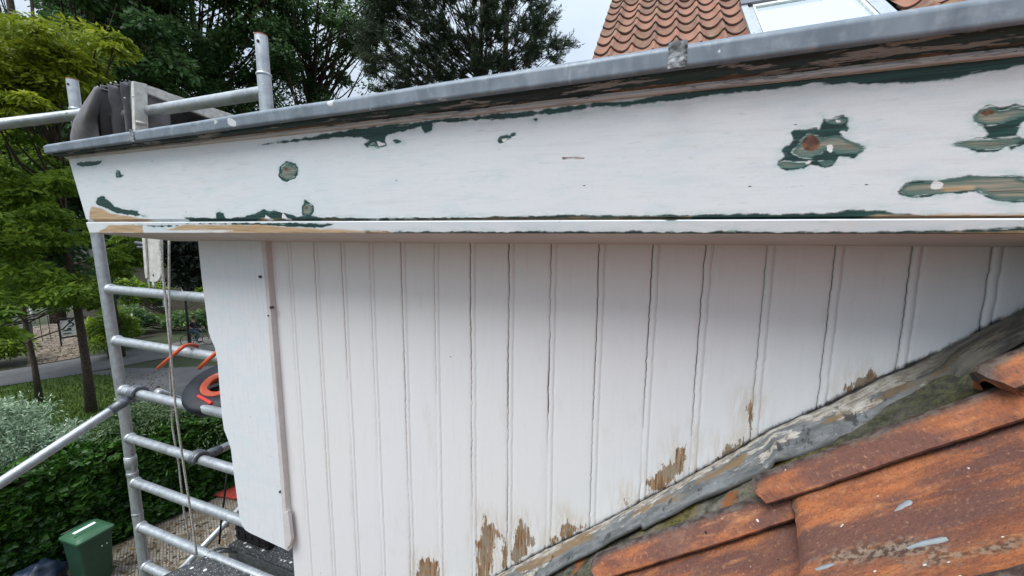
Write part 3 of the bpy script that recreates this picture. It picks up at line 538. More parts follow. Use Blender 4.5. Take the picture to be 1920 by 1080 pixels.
# ---- lead flashing
fl_low = [(820, 1170), (1000, 1096), (1060, 1062), (1120, 1030), (1160, 1008), (1196, 990), (1201, 987), (1205, 996), (1300, 944), (1400, 902), (1440, 886), (1449, 876), (1453, 866), (1512, 850), (1591, 824), (1650, 804), (1703, 782), (1760, 762), (1795, 742), (1812, 708), (1847, 682), (1920, 640), (2010, 590), (2150, 520)]
NL = .655
FLo = np.array([at(x, y, n=NL)[[0, 2]] for x, y in fl_low]); FLo = np.vstack([[-1.05, FLo[0, 1]-.87*(FLo[0, 0]+1.05)], FLo, [1.2, FLo[-1, 1]+.87*(1.2-FLo[-1, 0])]])
m_, r_ = 700, 22; V = []; vv = []; tcs = []
for i in range(m_+1):
    s = -1.0+2.1*i/m_; zt_ = np.interp(s, FT[:, 0], FT[:, 1])+.004*mn.noise(Vector((s*16, 0, 3)))+.0025*mn.noise(Vector((s*70, 0, 3)))
    sl_ = s; zlw = np.interp(sl_, FLo[:, 0], FLo[:, 1])+.003*mn.noise(Vector((s*20, 8, 3)))
    for j in range(r_+1):
        v = j/r_; bul = math.sin(v*math.pi)
        n = NW-.006-(NW-.006-NL)*(v**1.15); z = zt_*(1-v)+zlw*v+.010*bul
        nn_ = mn.noise(Vector((s*7, v*2.2, 1)))*.006*bul+mn.noise(Vector((s*26, v*5, 6)))*.0035*min(1, v*4)
        V.append((s, n-nn_, z+nn_*1.1)); vv.append(v); tcs.append((s*1.3, v*.06, 0))
    for v, dn in ((1.0, .005), (1.0, .03)):
        V.append((s, NL+dn, zlw-.006-(.004 if dn > .01 else 0))); vv.append(1.); tcs.append((s*1.3, .065+dn, 0))
W_ = r_+3; Fc = np.array([(i*W_+j, i*W_+j+1, (i+1)*W_+j+1, (i+1)*W_+j) for i in range(m_) for j in range(W_-1)])
lead = mk('lead_flashing', V, Fc, M['lead'], dormer, True, {'v': vv, 'tc': tcs})

# ================================================================ NEAR TILED ROOF
RC, RM = -.533, .88                      # roof plane z = RC + RM*s through the pans
ra = math.atan(RM); US = np.array([math.cos(ra), 0, math.sin(ra)]); UN = np.array([-math.sin(ra), 0, math.cos(ra)])
near = thing('tiled_roof', 'weathered orange clay pantile roof sloping up beside the dormer', 'roof', (0, .2, -.6))
PW, EXP, TL = .215, .2835, .345; LIFT = .036
def hprof(t):                             # t: metres from the roll's free edge (towards the dormer)
    if t < .052:
        x = t/.052; return .021*math.sin(math.pi*min(1, max(0, .02+.88*x)))**.7+.001
    x = (t-.052)/(PW-.052+.03); return .021*math.sin(math.pi*.92)**.8*(1-min(1, x*4))+.001-.012*math.sin(math.pi*min(1, x))-max(0, x-.55)*.016
def roof_pt(a, n, h): return np.array([0, n, RC])+US*a+UN*h
R_EDGE0 = .550                            # free edge of the roll nearest the dormer (n)
def tile_rows(parent, cols_, name, smears=()):
    V = []; Fc = []; tcs = []; ed = []; rn = []; li = []
    for ci in cols_:
        n0 = R_EDGE0-ci*PW; off = (.178, .171, .19, .17, .2, .18)[ci % 6]/math.cos(ra)  # slope position of a butt end
        for ri in range(-6, 9):
            a0 = off+ri*EXP; rr = random.random()
            na, nt_ = (34, 46) if ci < 3 and -2 <= ri <= 3 else (6, 24)
            base = len(V); tw = (random.random()-.5)*.004
            for ia in range(na+1):
                q = ia/na; a = a0+TL*q
                for it in range(nt_+1):
                    t = (PW+.022)*it/nt_; h = (hprof(t) if ci or t < .052 else hprof(.052)-1.2*(t-.052))+(1-q)*LIFT+tw*(t/PW-.5)+.0016*mn.noise(Vector((a*9, t*30+ci*3, ri)))-(.006*(1-q/.035)**2*min(1, t/.02) if q < .035 else 0)+.0010*mn.noise(Vector((a*50, t*60, ci)))
                    da = .004*mn.noise(Vector((t*14, ci, ri*3)))*(1-q)+(.0022*mn.noise(Vector((t*90, ci, ri*3))) if ia == 0 else 0)
                    if t > .08: da += (t-.08)*.29*(1-q)
                    if t < .022: da += .007*(1-t/.022)**2*(1-q)**6
                    V.append(roof_pt(a+da, n0+t, h)); tcs.append((a+ci*3.3+ri*.37, t+ci*1.7, 0)); rn.append(rr)
                    ed.append(max(0, 1-abs(t-PW)/.02)*.5+max(0, 1-q/.05)*.25 if t > .052 else (max(0, (t-.008)/.026)*.95+max(0, 1-q/.09)*.45)); li.append(-1)
            W = nt_+1
            Fc += [(base+i*W+j, base+i*W+j+1, base+(i+1)*W+j+1, base+(i+1)*W+j) for i in range(na) for j in range(nt_)]
            # butt end and free edge thickness
            b2 = len(V)
            for it in range(nt_+1):
                p = V[base+it]; V.append(p-UN*.014+US*.001); tcs.append(tcs[base+it]); rn.append(rr); ed.append(.35); li.append(-1)
            Fc += [(base+j, b2+j, b2+j+1, base+j+1) for j in range(nt_)]
            b3 = len(V)
            for ia in range(na+1):
                p = V[base+ia*W]; V.append(p-UN*.004+np.array([0, .002, 0])); tcs.append(tcs[base+ia*W]); rn.append(rr); ed.append(1.); li.append(-1)  # free edge skirt fully dark: shade of the gap painted on
            Fc += [(base+i*W, base+(i+1)*W, b3+i+1, b3+i) for i in range(na)]
    V = np.array(V); li = np.array(li, float)
    d = []
    for x, y in [(1530, 1080), (1620, 1052), (1700, 1036), (1780, 1040), (1790, 1060), (1700, 1078), (1600, 1100), (1530, 1110)]:
        r = ray(x, y); t = (RC+.003)/(r[2]-RM*r[0]); d.append((r*t)[:2])
    d2 = []
    for x, y in [(1700, 1085), (1800, 1062), (1900, 1030), (2000, 1010), (2000, 1040), (1900, 1062), (1800, 1095), (1720, 1120)]:
        r = ray(x, y); t = (RC+.003)/(r[2]-RM*r[0]); d2.append((r*t)[:2])
    li = np.maximum(sdpoly(V[:, :2], d), sdpoly(V[:, :2], d2))
    return mk(name, V, Fc, M['tile'], parent, True, {'tc': tcs, 'edge': ed, 'rnd': rn, 'lich': li})
smooth_by_angle(tile_rows(near, range(0, 7), 'roof_tiles'), 50)
# battens / underlay below so nothing shows through, and the mossy mortar fillet under the lead
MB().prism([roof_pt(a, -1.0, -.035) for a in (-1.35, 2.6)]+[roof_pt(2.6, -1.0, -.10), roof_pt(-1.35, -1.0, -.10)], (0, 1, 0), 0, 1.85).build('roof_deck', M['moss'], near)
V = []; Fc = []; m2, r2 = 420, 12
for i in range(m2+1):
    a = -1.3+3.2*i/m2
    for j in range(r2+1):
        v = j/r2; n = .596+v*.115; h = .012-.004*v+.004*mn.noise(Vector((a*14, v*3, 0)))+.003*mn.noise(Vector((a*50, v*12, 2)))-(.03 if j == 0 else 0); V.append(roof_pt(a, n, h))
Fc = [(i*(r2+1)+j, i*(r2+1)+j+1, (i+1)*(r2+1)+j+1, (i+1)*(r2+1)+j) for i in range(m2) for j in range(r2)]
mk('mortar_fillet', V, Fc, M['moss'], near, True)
def on_roof(x, y, dh=.0):                 # the tile surface point seen at a photo position
    d = ray(x, y); h = 0
    for _ in range(12):
        t = (RC+h/math.cos(ra))/(d[2]-RM*d[0]); p = d*t; a = (p[0])*US[0]+(p[2]-RC)*US[2]
        best = -1
        for ci in range(0, 4):
            tt = p[1]-(R_EDGE0-ci*PW)
            if 0 <= tt <= PW+.02:
                off = (.178, .171, .19, .17, .2, .18)[ci % 6]/math.cos(ra); q = ((a-off) % EXP)/TL; best = max(best, hprof(tt)+(1-q)*LIFT)
        h = best if best > -1 else .01
    return p+UN*dh
def smear(pts, wd):
    b = MB(); P = [on_roof(x, y) for x, y in pts]; k = len(P)
    V = []
    for i in range(k):
        t = P[min(i+1, k-1)]-P[max(i-1, 0)]; t /= np.linalg.norm(t); sdv = np.cross(t, UN); 
        for j, (u, h) in enumerate(((-1, -.003), (-.8, .0012), (0, .0022), (.8, .0012), (1, -.003))): V.append(P[i]+sdv*u*wd[i]*(1+.25*mn.noise(Vector((i*1.3, j, 0))))+UN*h)
    b.add(V, [(i*5+j, i*5+j+1, (i+1)*5+j+1, (i+1)*5+j) for i in range(k-1) for j in range(4)]); return b
for pts, wd in (([(1618, 1002), (1640, 988), (1660, 974), (1680, 962), (1692, 950), (1703, 944), (1710, 941)], [.001, .0026, .0034, .0038, .0042, .0058, .003]),
                ([(1702, 1030), (1716, 1024), (1735, 1019), (1755, 1015), (1768, 1012), (1778, 1011)], [.0005, .002, .003, .003, .0032, .001]),
                ([(1530, 1070), (1540, 1066), (1552, 1063), (1566, 1060)], [.001, .003, .003, .001])):
    smear(pts, wd).build('sealant_smear', M['sealant'], near, True)
# ================================================================ SCAFFOLD
NS = 1.17
scaf = thing('scaffold_tower', 'silver aluminium scaffold frame with rungs in front of the dormer', 'scaffold', (-2.72, NS, GZ))
TR = .0245
def upright(s0, s1, ztop, name='upright'):
    b = MB().tube([(s0, NS, GZ+.05), (s0, NS, -1.9), (s0, NS, -.95), ((s0*1.0+s1)/2, NS, 0), (s1, NS, ztop-.14)], TR, 20)
    o = b.build(name, M['galv'], scaf, True); smooth_by_angle(o, 50)
    sp = MB().tube([(s1, NS, ztop-.16), (s1, NS, ztop-.005), (s1, NS, ztop)], [.0225, .0225, .0215], 20).build('spigot', M['galv'], o, True); smooth_by_angle(sp, 50)
    MB().tube([(s1, NS, ztop-.152), (s1, NS, ztop-.147), (s1, NS, ztop-.142), (s1, NS, ztop-.137)], [.0235, .0275, .0275, .0235], 20).build('collar', M['galv'], o, True)
    rim = MB(); rim.tube([(s1, NS, ztop-.0035), (s1, NS, ztop+.0008)], [.0229, .0226], 20).build('painted_rim', M['redcap'], o)
    MB().tube([(s1+.008, NS-.0195, ztop-.031), (s1+.0085, NS-.0232, ztop-.031)], .0055, 10).build('pin_hole', M['hole'], o)
    return o
sA = -2.70; zA = at(138, 148, n=NS)[2]; zB = at(490, 66, n=NS)[2]; sAt = at(138, 170, n=NS)[0]; sBt = at(494, 130, n=NS)[0]
uA = upright(sA, sAt, zA); uB = upright(sBt+.02, sBt, zB)
for y0, y1, r in ((858, 878, .0275), (886, 892, .0262), (958, 961, .0258)):
    xx = 252; a = at(xx, y0, n=NS)[2]; c = at(xx, y1, n=NS)[2]
    MB().tube([(sA, NS, a+.002), (sA, NS, a), (sA, NS, c), (sA, NS, c-.002)], [.024, r, r, .024], 20).build('joint_sleeve', M['galv'], uA, True)
for x, y in ((246, 846), (247, 852)):
    q = at(x, y, n=NS-.024); MB().tube([q, q+np.array([.0, .004, 0])], .0036, 8).build('pin_hole', M['hole'], uA)
rp_ = [((190, 542), (380, 556)), ((205, 637), (400, 667)), ((217, 730), (415, 771)), ((236, 818), (437, 880)), ((252, 903), (450, 975)), ((264, 985), (379, 1037)), ((272, 1062), (330, 1085))]
for (a, b_) in rp_:
    z = (at(*a, n=NS)[2]+at(*b_, n=NS)[2])/2
    rng = MB().tube([(sA+.015, NS, z), (-2.2, NS, z-.002), (sBt+.0, NS, z)], TR*.93, 18).build('rung', M['galv'], scaf, True); smooth_by_angle(rng, 50)
    MB().tube([(sA+.018, NS, z), (sA+.026, NS, z), (sA+.036, NS, z)], [.030, .029, .0235], 18).build('weld_bead', M['galv'], rng, True)
# top rung (passes through the awning frame) and the tube running off to the left
zt1 = at(481, 176, n=NS)[2]; zt0 = at(290, 207, n=NS)[2]
smooth_by_angle(MB().tube([(sBt, NS, zt1), (-2.3, NS, zt0), (sAt+.0, NS, zt0-.01)], TR, 18).build('top_rung', M['galv'], scaf, True), 50)
smooth_by_angle(MB().tube([at(170, 212, n=NS), at(137, 216, n=NS-.03), at(0, 233, n=.97), at(-220, 262, n=.70)], .0245, 18).build('guard_rail', M['galv'], scaf, True), 50)
def claw(p, d, q, parent):
    """hooked end of a brace gripping a rung at p; d = direction in which the brace leaves"""
    d = np.array(d)/np.linalg.norm(d); b = MB(); up = np.array([0, 0, 1.]); p = np.array(p, float)
    side = np.array([1., 0, 0])
    for o_, w_ in ((-.016, .006), (.0, .007), (.016, .006)):
        pts = []
        for k in range(11):
            an = math.pi*(-.25+1.35*k/10); pts.append(p+side*o_+(np.array([0, -d[1]/abs(d[1]+1e-9)*-1, 0])*math.cos(an)+up*math.sin(an))*.034)
        b.tube([p+d*.10+side*o_*.7]+pts, [.009]+[w_+.004]*10+[w_], 8)
    b.tube([p+d*.045, p+d*.075, p+d*.13], [.02, .0255, .0235], 14)
    o = b.build('hook_claw', M['galv_dark'], parent, True); return o
def brace(p, far, name='brace'):
    p = np.array(p, float); far = np.array(far, float); d = (far-p)/np.linalg.norm(far-p)
    o = MB().tube([p+d*.09, (p+far)/2, far], .0215, 18).build(name, M['galv'], scaf, True); smooth_by_angle(o, 50); claw(p, d, far, o); return o
zr = lambda i: (at(*rp_[i][0], n=NS)[2]+at(*rp_[i][1], n=NS)[2])/2
cp = at(258, 738, n=NS); brace((cp[0], NS, zr(2)), at(-60, 945, s=-2.52))
cp2 = at(288, 742, n=NS); MBt = MB().tube([(cp2[0], NS+.02, zr(2)+.02), at(340, 752, n=1.36), at(418, 776, n=1.72), at(470, 790, n=2.1)], .020, 16).build('brace', M['galv'], scaf, True)
cp3 = at(372, 852, n=NS); brace((cp3[0], NS, zr(3)), at(520, 795, n=1.75))
MB().tube([at(330, 1078, n=1.32), at(453, 950, n=1.80), at(500, 902, n=2.1)], .0215, 16).build('brace', M['galv'], scaf, True)

# platforms
def plat(corners_px, z, th, label):
    b = thing('scaffold_platform', label, 'platform', tuple(at(*corners_px[0], z=z)), 'scaffold platforms')
    P = [at(x, y, z=z) for x, y in corners_px]
    MB().prism(P, (0, 0, 1), -.012, 0).build('deck', M['deck'], b)
    for i in range(len(P)):
        q = P[(i+1) % len(P)]; MB().bar(P[i]+np.array([0, 0, -.03]), q+np.array([0, 0, -.03]), .012, .066).build('side_beam', M['galv_dark'], b)
    return b
zp = zr(5)+.03; A = at(384, 1041, z=zp); 
b1 = thing('scaffold_platform', 'dark scaffold deck with white paint spatter in the bottom left, nearer of the two decks', 'platform', (A[0], A[1]-.3, zp), 'scaffold decks')
def deckpoly(o, P, z):
    P = [np.array([p[0], p[1], z]) for p in P]
    MB().prism(P, (0, 0, 1), -.012, 0).build('deck', M['deck'], o)
    Q = [p+np.array([0, 0, -.045]) for p in P]
    for i in range(len(P)): MB().bar(Q[i], Q[(i+1) % len(P)], .008, .062).build('side_beam', M['galv_dark'], o)
s0d = at(384, 1041, z=zp)[0]
n_far = NS-.035; q0 = at(384, 1042, n=n_far)
qz = at(300, 1082, z=q0[2]); k_ = (qz-q0)/np.linalg.norm(qz-q0); qe = q0+k_*1.1
deckpoly(b1, [q0, q0+np.array([1.3, 0, 0]), q0+np.array([1.3, -.8, 0]), qe], q0[2]); b1.location = (q0[0], .6, q0[2]); 
for c in b1.children: c.location = Vector((A[0], A[1]-.3, zp))-b1.location
n_near = NS+.16; q1 = at(428, 1022, n=n_near)
b2 = thing('scaffold_platform', 'dark scaffold deck further back, carrying the black crate, behind the wing board', 'platform', (q1[0], n_near, q1[2]), 'scaffold decks')
qq = at(450, 985, z=q1[2])
deckpoly(b2, [(q1[0], n_near), (q1[0]+1.4, n_near), (q1[0]+1.4, n_near+.62), (q1[0]+.04, n_near+.62)], q1[2])
for dx in (.0, ):
    for k in (0, 1):
        p = np.array([q1[0]+.02+k*.05, n_near-.004, q1[2]-.02]); e_ = at(392+k*9, 1038+k*5, n=NS); h = MB().tube([p, p*.4+e_*.6+np.array([0, 0, .02]), e_+np.array([0, .0, .012]), e_+np.array([0, -.03, -.005])], .008, 8); h.build('deck_hook', M['galv'], b2, True)
cr = at(470, 1018, z=q1[2]); crate = thing('plastic_crate', 'small black plastic crate standing on the rear scaffold deck', 'crate', tuple(cr))
cb = MB(); cx, cy, cz = cr[0]+.02, cr[1]+.10, q1[2]
for u, v, a, b_ in ((0, -.1, .26, .01), (0, .1, .26, .01), (-.13, 0, .01, .2), (.13, 0, .01, .2)): cb.box((cx+u, cy+v, cz+.065), (a, b_, .13))
for k in range(5): cb.box((cx-.11+k*.055, cy-.106, cz+.065), (.008, .006, .125))
for k in range(3): cb.box((cx, cy-.1065, cz+.02+k*.045), (.27, .004, .008))
cb.box((cx, cy, cz+.01), (.25, .19, .01)); cb.build('crate_shell', M['black'], crate)
for dy in (-.108, .108): MB().box((cx, cy+dy, cz+.134), (.29, .02, .012)).build('crate_rim', M['black'], crate)

# ropes
def rope(pts, r, label, name='rope'):
    P = [at(x, y, n=n) for x, y, n in pts]; Q = []
    for i in range(len(P)-1):
        for k in range(8): Q.append(P[i]*(1-k/8)+P[i+1]*k/8)
    Q.append(P[-1]); top = Q[0]
    o = MB().tube(Q, r, 8).build(name, M['rope'], None, True); tag(o, label, 'rope', 'ropes hanging in the scaffold'); return o
rope([(298, 448, 1.07), (304, 500, 1.06), (310, 560, 1.06), (318, 640, 1.06), (330, 770, 1.07), (341, 850, 1.08), (356, 950, 1.09), (369, 1040, 1.10)], .0048, 'grey braided rope, the nearer one, running down from the white bracket')
rope([(317, 448, 1.11), (317, 540, 1.11), (320, 640, 1.10), (319, 700, 1.22), (323, 800, 1.24), (335, 870, 1.24), (345, 960, 1.24), (355, 1012, 1.25)], .0046, 'grey braided rope hanging straight down between the bracket and wing board')
st = MB().tube([at(426, 885, n=1.32), at(421, 930, n=1.32), at(414, 985, n=1.32), at(411, 1020, n=1.30)], .0055, 6).build('strap', M['black'], None, True); tag(st, 'thin black strap hanging beside the wing board above the deck', 'strap')
wr = MB().tube([at(470, 994, n=1.42), at(452, 990, n=1.42), at(443, 983, n=1.42), at(444, 977, n=1.42), at(450, 976, n=1.43)], .005, 8).build('cord', M['old_white'], None, True); tag(wr, 'short curl of white cord lying above the rear deck', 'cord')

# white awning bracket
br = thing('awning_bracket', 'white painted metal bracket with rounded end hanging under the eaves', 'bracket', tuple(at(286, 460, n=1.10)))
out = [(269, 440), (300, 440), (301, 500), (302, 512), (300, 521), (295, 527), (288, 530), (281, 528), (276, 522), (274, 512), (272, 480)]
MB().prism([at(x, y, n=1.10) for x, y in out], (0, 1, 0), 0, .012).build('plate', M['old_white'], br, bevel=.002)
MB().prism([at(x, y, n=1.098) for x, y in [(269, 440), (274, 440), (279, 520), (276, 522), (274, 512)]], (0, 1, 0), -.006, .0).build('plate_flange', M['old_white'], br)
q = at(287, 516, n=1.098); MB().tube([q, q+np.array([0, .004, 0])], .0042, 10).build('bolt_hole', M['hole'], br)
MB().tube([at(255, 455, n=1.12), at(275, 458, n=1.12)], .008, 8).tube([at(259, 463, n=1.12), at(273, 464, n=1.12)], .006, 8).build('pivot_bolt', M['galv_dark'], br, True)
MB().tube([at(288, 529, n=1.105), at(289, 540, n=1.105)], .005, 8).build('pin', M['old_white'], br, True)

# cable reel hooked on the rung
rc = at(414, 722, n=1.28); reel = thing('cable_reel', 'dark navy cable reel with orange hub resting on a scaffold rung', 'cable reel', tuple(rc))
nrm = np.array([.22, -.42, .88]); nrm /= np.linalg.norm(nrm); ux_ = np.cross(nrm, [0, 1, 0]); ux_ /= np.linalg.norm(ux_); uy_ = np.cross(nrm, ux_)
def lathe(prof, c, name, mat, parent, n=48):
    V = []; k = len(prof)
    for i in range(n):
        an = 2*math.pi*i/n
        for r, h in prof: V.append(np.array(c)+(ux_*math.cos(an)+uy_*math.sin(an))*r+nrm*h)
    Fc = [(i*k+j, ((i+1) % n)*k+j, ((i+1) % n)*k+j+1, i*k+j+1) for i in range(n) for j in range(k-1)]
    o = mk(name, V, Fc, mat, parent, True); smooth_by_angle(o, 40); return o
lathe([(.076, -.05), (.14, -.055), (.158, -.048), (.166, -.03), (.168, -.012), (.164, .0), (.155, .008), (.10, .014), (.078, .012), (.076, .0), (.076, -.05)], rc, 'drum', M['navy'], reel)
lathe([(.048, -.03), (.050, .010), (.056, .016), (.078, .020), (.084, .016), (.084, 0)], rc, 'hub', M['orange'], reel)
lathe([(0, -.02), (.03, -.012), (.052, -.01)], rc, 'hub_core', M['black'], reel)
for k in range(3):
    an = 1.1+k*2.1; MB().bar(rc+nrm*.004, rc+nrm*.008+(ux_*math.cos(an)+uy_*math.sin(an))*.062, .022, .014, up=tuple(nrm)).build('hub_spoke', M['black'], reel)
l0 = at(372, 743, n=1.135); l1 = at(397, 757, n=1.12); MB().bar(l0, l1, .014, .017, up=(0, -.5, .85)).build('label_plate', M['redlabel'], reel, bevel=.002)
rb_ = at(450, 690, n=1.62); lathe([(.0, 0), (.14, .0), (.155, -.02), (.15, -.04)], rb_, 'rear_flange', M['navy'], reel)
h1 = [at(297, 690, n=1.08), at(320, 670, n=1.09), at(338, 654, n=1.11), at(345, 649, n=1.125), at(352, 646.5, n=1.15), at(360, 646, n=1.19), at(370, 649, n=1.23)]
MB().tube(h1, [.0085]*7, 12).build('hanging_hook', M['orange'], reel, True)
MB().tube([at(374, 690, n=1.09), at(390, 675, n=1.09), at(406, 661, n=1.10), at(425, 650, n=1.14)], .0088, 12).build('hanging_hook', M['orange'], reel, True)

# ================================================================ AWNING folded on the front of the dormer
aw = thing('folded_awning', 'folded grey canvas awning with white wooden frame above the roof edge', 'awning', tuple(at(260, 240, s=-2.19)))
SR = -2.19
post = [(250, 152), (276, 158), (279, 270), (254, 275)]; arm = [(250, 152), (432, 213), (500, 236), (470, 243), (395, 222), (274, 174), (255, 166)]
pf = [at(x, y, s=SR) for x, y in post]; af = [at(x, y, s=SR-.002) for x, y in arm]
MB().prism(pf, (1, 0, 0), -.020, .001).build('frame_post', M['old_white'], aw, bevel=.002)
MB().prism(af, (1, 0, 0), -.020, 0).build('frame_arm', M['old_white'], aw, bevel=.002)
lowa = [(276, 250), (470, 262), (470, 285), (276, 285)]
MB().prism([at(x, y, s=SR-.001) for x, y in lowa], (1, 0, 0), -.02, 0).build('frame_bottom', M['old_white'], aw)
q = at(265, 231, s=SR+.004); MB().tube([q-np.array([0, .018, 0]), q+np.array([0, .018, 0])], .007, 8).build('latch', M['old_white'], aw, True)
# pleats : tall hanging folds, each a closed loop of cloth, sagging at the top
def pleat(x_top, y_top, x_bot, thick, depth, k, par):
    """fold of canvas: seen edge between x_top (at the top) and x_bot (behind the zinc edge)"""
    nz_, nu_ = 14, 22; V = []
    n0 = 1.135
    n0 = 1.117; n0 += (.035 if k % 2 else .004); T = at(x_top, y_top, n=n0); B = at(x_bot, 285, n=n0)
    for j in range(nz_+1):
        v = j/nz_; c = T*(1-v)+B*v; tk = thick*(.35+.65*min(1, v*2.5))*(1+.15*mn.noise(Vector((k*3., v*3, 0))))
        for i in range(nu_):
            an = 2*math.pi*i/nu_; cx_ = math.cos(an); sy = math.sin(an)
            ww = abs(cx_)**.6*(1 if cx_ > 0 else -1)
            V.append(c+np.array([sy*tk*.5+.004*mn.noise(Vector((an*1.0, v*5, k*7))), depth*.5*(1+ww)-.012*(1-v)**2+.01*mn.noise(Vector((k*5, v*4, 3))), (-.010*abs(sy) if j == 0 else 0)]))
    Fc = [(j*nu_+i, j*nu_+(i+1) % nu_, (j+1)*nu_+(i+1) % nu_, (j+1)*nu_+i) for j in range(nz_) for i in range(nu_)]
    b0 = len(V); V.append(T+np.array([0, depth*.5, .004])); Fc += [(b0, (i+1) % nu_, i) for i in range(nu_)]
    return mk('canvas_fold', V, [tuple(f) for f in Fc], M['canvas'], par, True)
for k, (xt, yt, xb, th) in enumerate([(246, 152, 251, .030), (238, 154, 244, .026), (231, 155, 238, .026), (219, 158, 227, .06), (206, 159, 214, .055), (194, 160, 202, .05), (183, 164, 192, .045)]):
    pleat(xt, yt, xb, th*(.5 if k % 2 else .75), .15, k, aw)
# outer cover: a bulging hood panel
nu_, nv_ = 16, 18; V = []
for j in range(nv_+1):
    v = j/nv_; xl = np.interp(v, [0, .25, .5, .75, 1], [181, 160, 141, 134, 140]); xr = np.interp(v, [0, .5, 1], [187, 180, 196]); y = 164+v*125
    for i in range(nu_+1):
        u = i/nu_; x = xl*(1-u)+xr*u; nn_ = 1.06+.02*u-.035*math.sin(math.pi*u)*math.sin(math.pi*min(1, v*1.1+.1)); 
        if i == 0: nn_ += .05
        V.append(at(x, y, n=nn_))
Fq = [(j*(nu_+1)+i, (j+1)*(nu_+1)+i, (j+1)*(nu_+1)+i+1, j*(nu_+1)+i+1) for j in range(nv_) for i in range(nu_)]
o = mk('hood_panel', V, Fq, M['canvas'], aw, True); sm = o.modifiers.new('solid', 'SOLIDIFY'); sm.thickness = .006; sm.offset = 1
# closing side of the hood going back
V = []
for j in range(nv_+1):
    v = j/nv_; xl = np.interp(v, [0, .25, .5, .75, 1], [181, 160, 141, 134, 140]); p = at(xl, 164+v*125, n=1.11); V += [p, p+np.array([0.02, .85, 0])]
VB = V
mk('hood_side', V, [(2*j, 2*j+1, 2*j+3, 2*j+2) for j in range(nv_)], M['canvas'], aw, True)
a0_ = at(250, 156, s=SR-.03); a1_ = at(432, 217, s=SR-.03); tb = at(181, 165, n=1.16)
mk('shading_hood_top', [a0_, a1_, (tb[0], a1_[1], a1_[2]), tb], [(0, 1, 2, 3)], M['canvas'], aw)  # added canvas lid that keeps the inside of the hood dark
mk('shading_hood_back', [(tb[0]-.01, 1.15, tb[2]), (tb[0]-.01, a1_[1], a1_[2]), (tb[0]-.01, a1_[1], .2), (tb[0]-.01, 1.15, .2)], [(0, 1, 2, 3)], M['canvas'], aw)  # added far panel, closes the hood so its inside stays dark
mk('hood_lining', [(SR-.03, a1_[1]-.05, .2), (tb[0]-.01, a1_[1]-.05, .2), (tb[0]-.01, a1_[1]-.05, a1_[2]), (SR-.03, a1_[1]-.05, a1_[2])], [(0, 1, 2, 3)], M['canvas'], aw)
for x, y in ((183, 163), (208, 156), (217, 154), (234, 184), (249, 181)):
    q = at(x, y, n=1.07); MB().ell(q, (.004, .004, .004), 8, 6).build('rivet', M['old_white'], aw, True)

# ================================================================ FAR HOUSE ROOF (upper right)
fa_ = rad(42); PF = at(1250, 78, n=4.2); FU = np.array([0, math.cos(fa_), math.sin(fa_)]); FN = np.array([0, -math.sin(fa_), math.cos(fa_)])
def frp(x, y, h=0):
    d = ray(x, y); P0 = PF+FN*h; return d*((P0@FN)/(d@FN))
house = thing('house_roof', 'steep orange pantiled house roof with a skylight, upper right', 'roof', (PF[0], PF[1]+.8, PF[2]-1.2))
px0 = frp(1110, 105); s_verge = px0[0]; c1 = frp(1356, 62)[0]; c0 = frp(1147, 92)[0]; pw = (c1-c0)/5
def fprof(t):
    x = t % 1.0
    return .036*math.exp(-((x-.84)/.105)**2)-.030*math.sin(math.pi*min(1, x/.72))**1.0*(1 if x < .72 else 0)
exF = .255
def a_of(P): return (P-PF)@FU
crest = frp(1314, 71); a_row = a_of(crest); ncol = 26; V = []; Fc = []; tcs = []; ed = []; rn = []
wl, wr_ = frp(1400, 60)[0], frp(1690, 8)[0]        # skylight hole
aw0, aw1 = a_of(frp(1500, 70))-.35, a_of(frp(1420, 0))+1.0
awT = a_of(frp(1405, 12))
def keep(s, a): return not (wl-.02 < s < wr_ and aw0 < a < awT+.14)
for ri in range(-7, 22):
    a0 = a_row+ri*exF
    for ci in range(0, ncol):
        s0 = c0+(ci-1)*pw+.16*pw; rr = random.random(); 
        if not keep(s0+pw*.45, a0+.12): continue
        base = len(V); nt_ = 14; jh = (random.random()-.5)*.006
        if ci == 0: s0 += 0
        for ia, q in enumerate((0, .08, .5, 1)):
            for it in range(nt_+1):
                x = it/nt_*1.08; h = fprof(x)+(1-q)*.024+jh
                V.append(PF+np.array([s0+x*pw-PF[0], 0, 0])+FU*(a0+q*(exF+.05))+FN*h); tcs.append((s0+x*pw+ri*1.7, a0+q*exF, 0)); rn.append(rr); ed.append(.9 if ia == 0 else .15)
        W = nt_+1; Fc += [(base+i*W+j, base+i*W+j+1, base+(i+1)*W+j+1, base+(i+1)*W+j) for i in range(3) for j in range(nt_)]
        b2 = len(V)
        for it in range(nt_+1): V.append(V[base+it]-FN*.02); tcs.append(tcs[base+it]); rn.append(rr); ed.append(1.4)
        Fc += [(base+j, b2+j, b2+j+1, base+j+1) for j in range(nt_)]
mk('roof_tiles', V, Fc, M['tile_far'], house, True, {'tc': tcs, 'rnd': rn, 'edge': ed})
sL = c0-pw+.16*pw; sR = c0+ncol*pw-pw
def fpt(s, a, h=0): return PF+np.array([s-PF[0], 0, 0])+FU*a+FN*h
aB, aT = a_row-7*exF, a_row+22*exF
MB().prism([fpt(sL+.03, aB, -.05), fpt(sR, aB, -.05), fpt(sR, aT, -.05), fpt(sL+.03, aT, -.05)], FN, -.10, 0).build('roof_boarding', M['bark'], house)
bm_ = MB(); g0 = fpt(sL+.05, aB, -.2); g1 = fpt(sL+.05, aT, -.2)
bm_.prism([(sL+.06, g0[1], g0[2]), (sL+.06, g1[1], g1[2]), (sL+.06, g1[1]+3.2, g0[2]), (sL+.06, g1[1]+3.2, GZ), (sL+.06, g0[1], GZ)], (1, 0, 0), 0, 6.0)
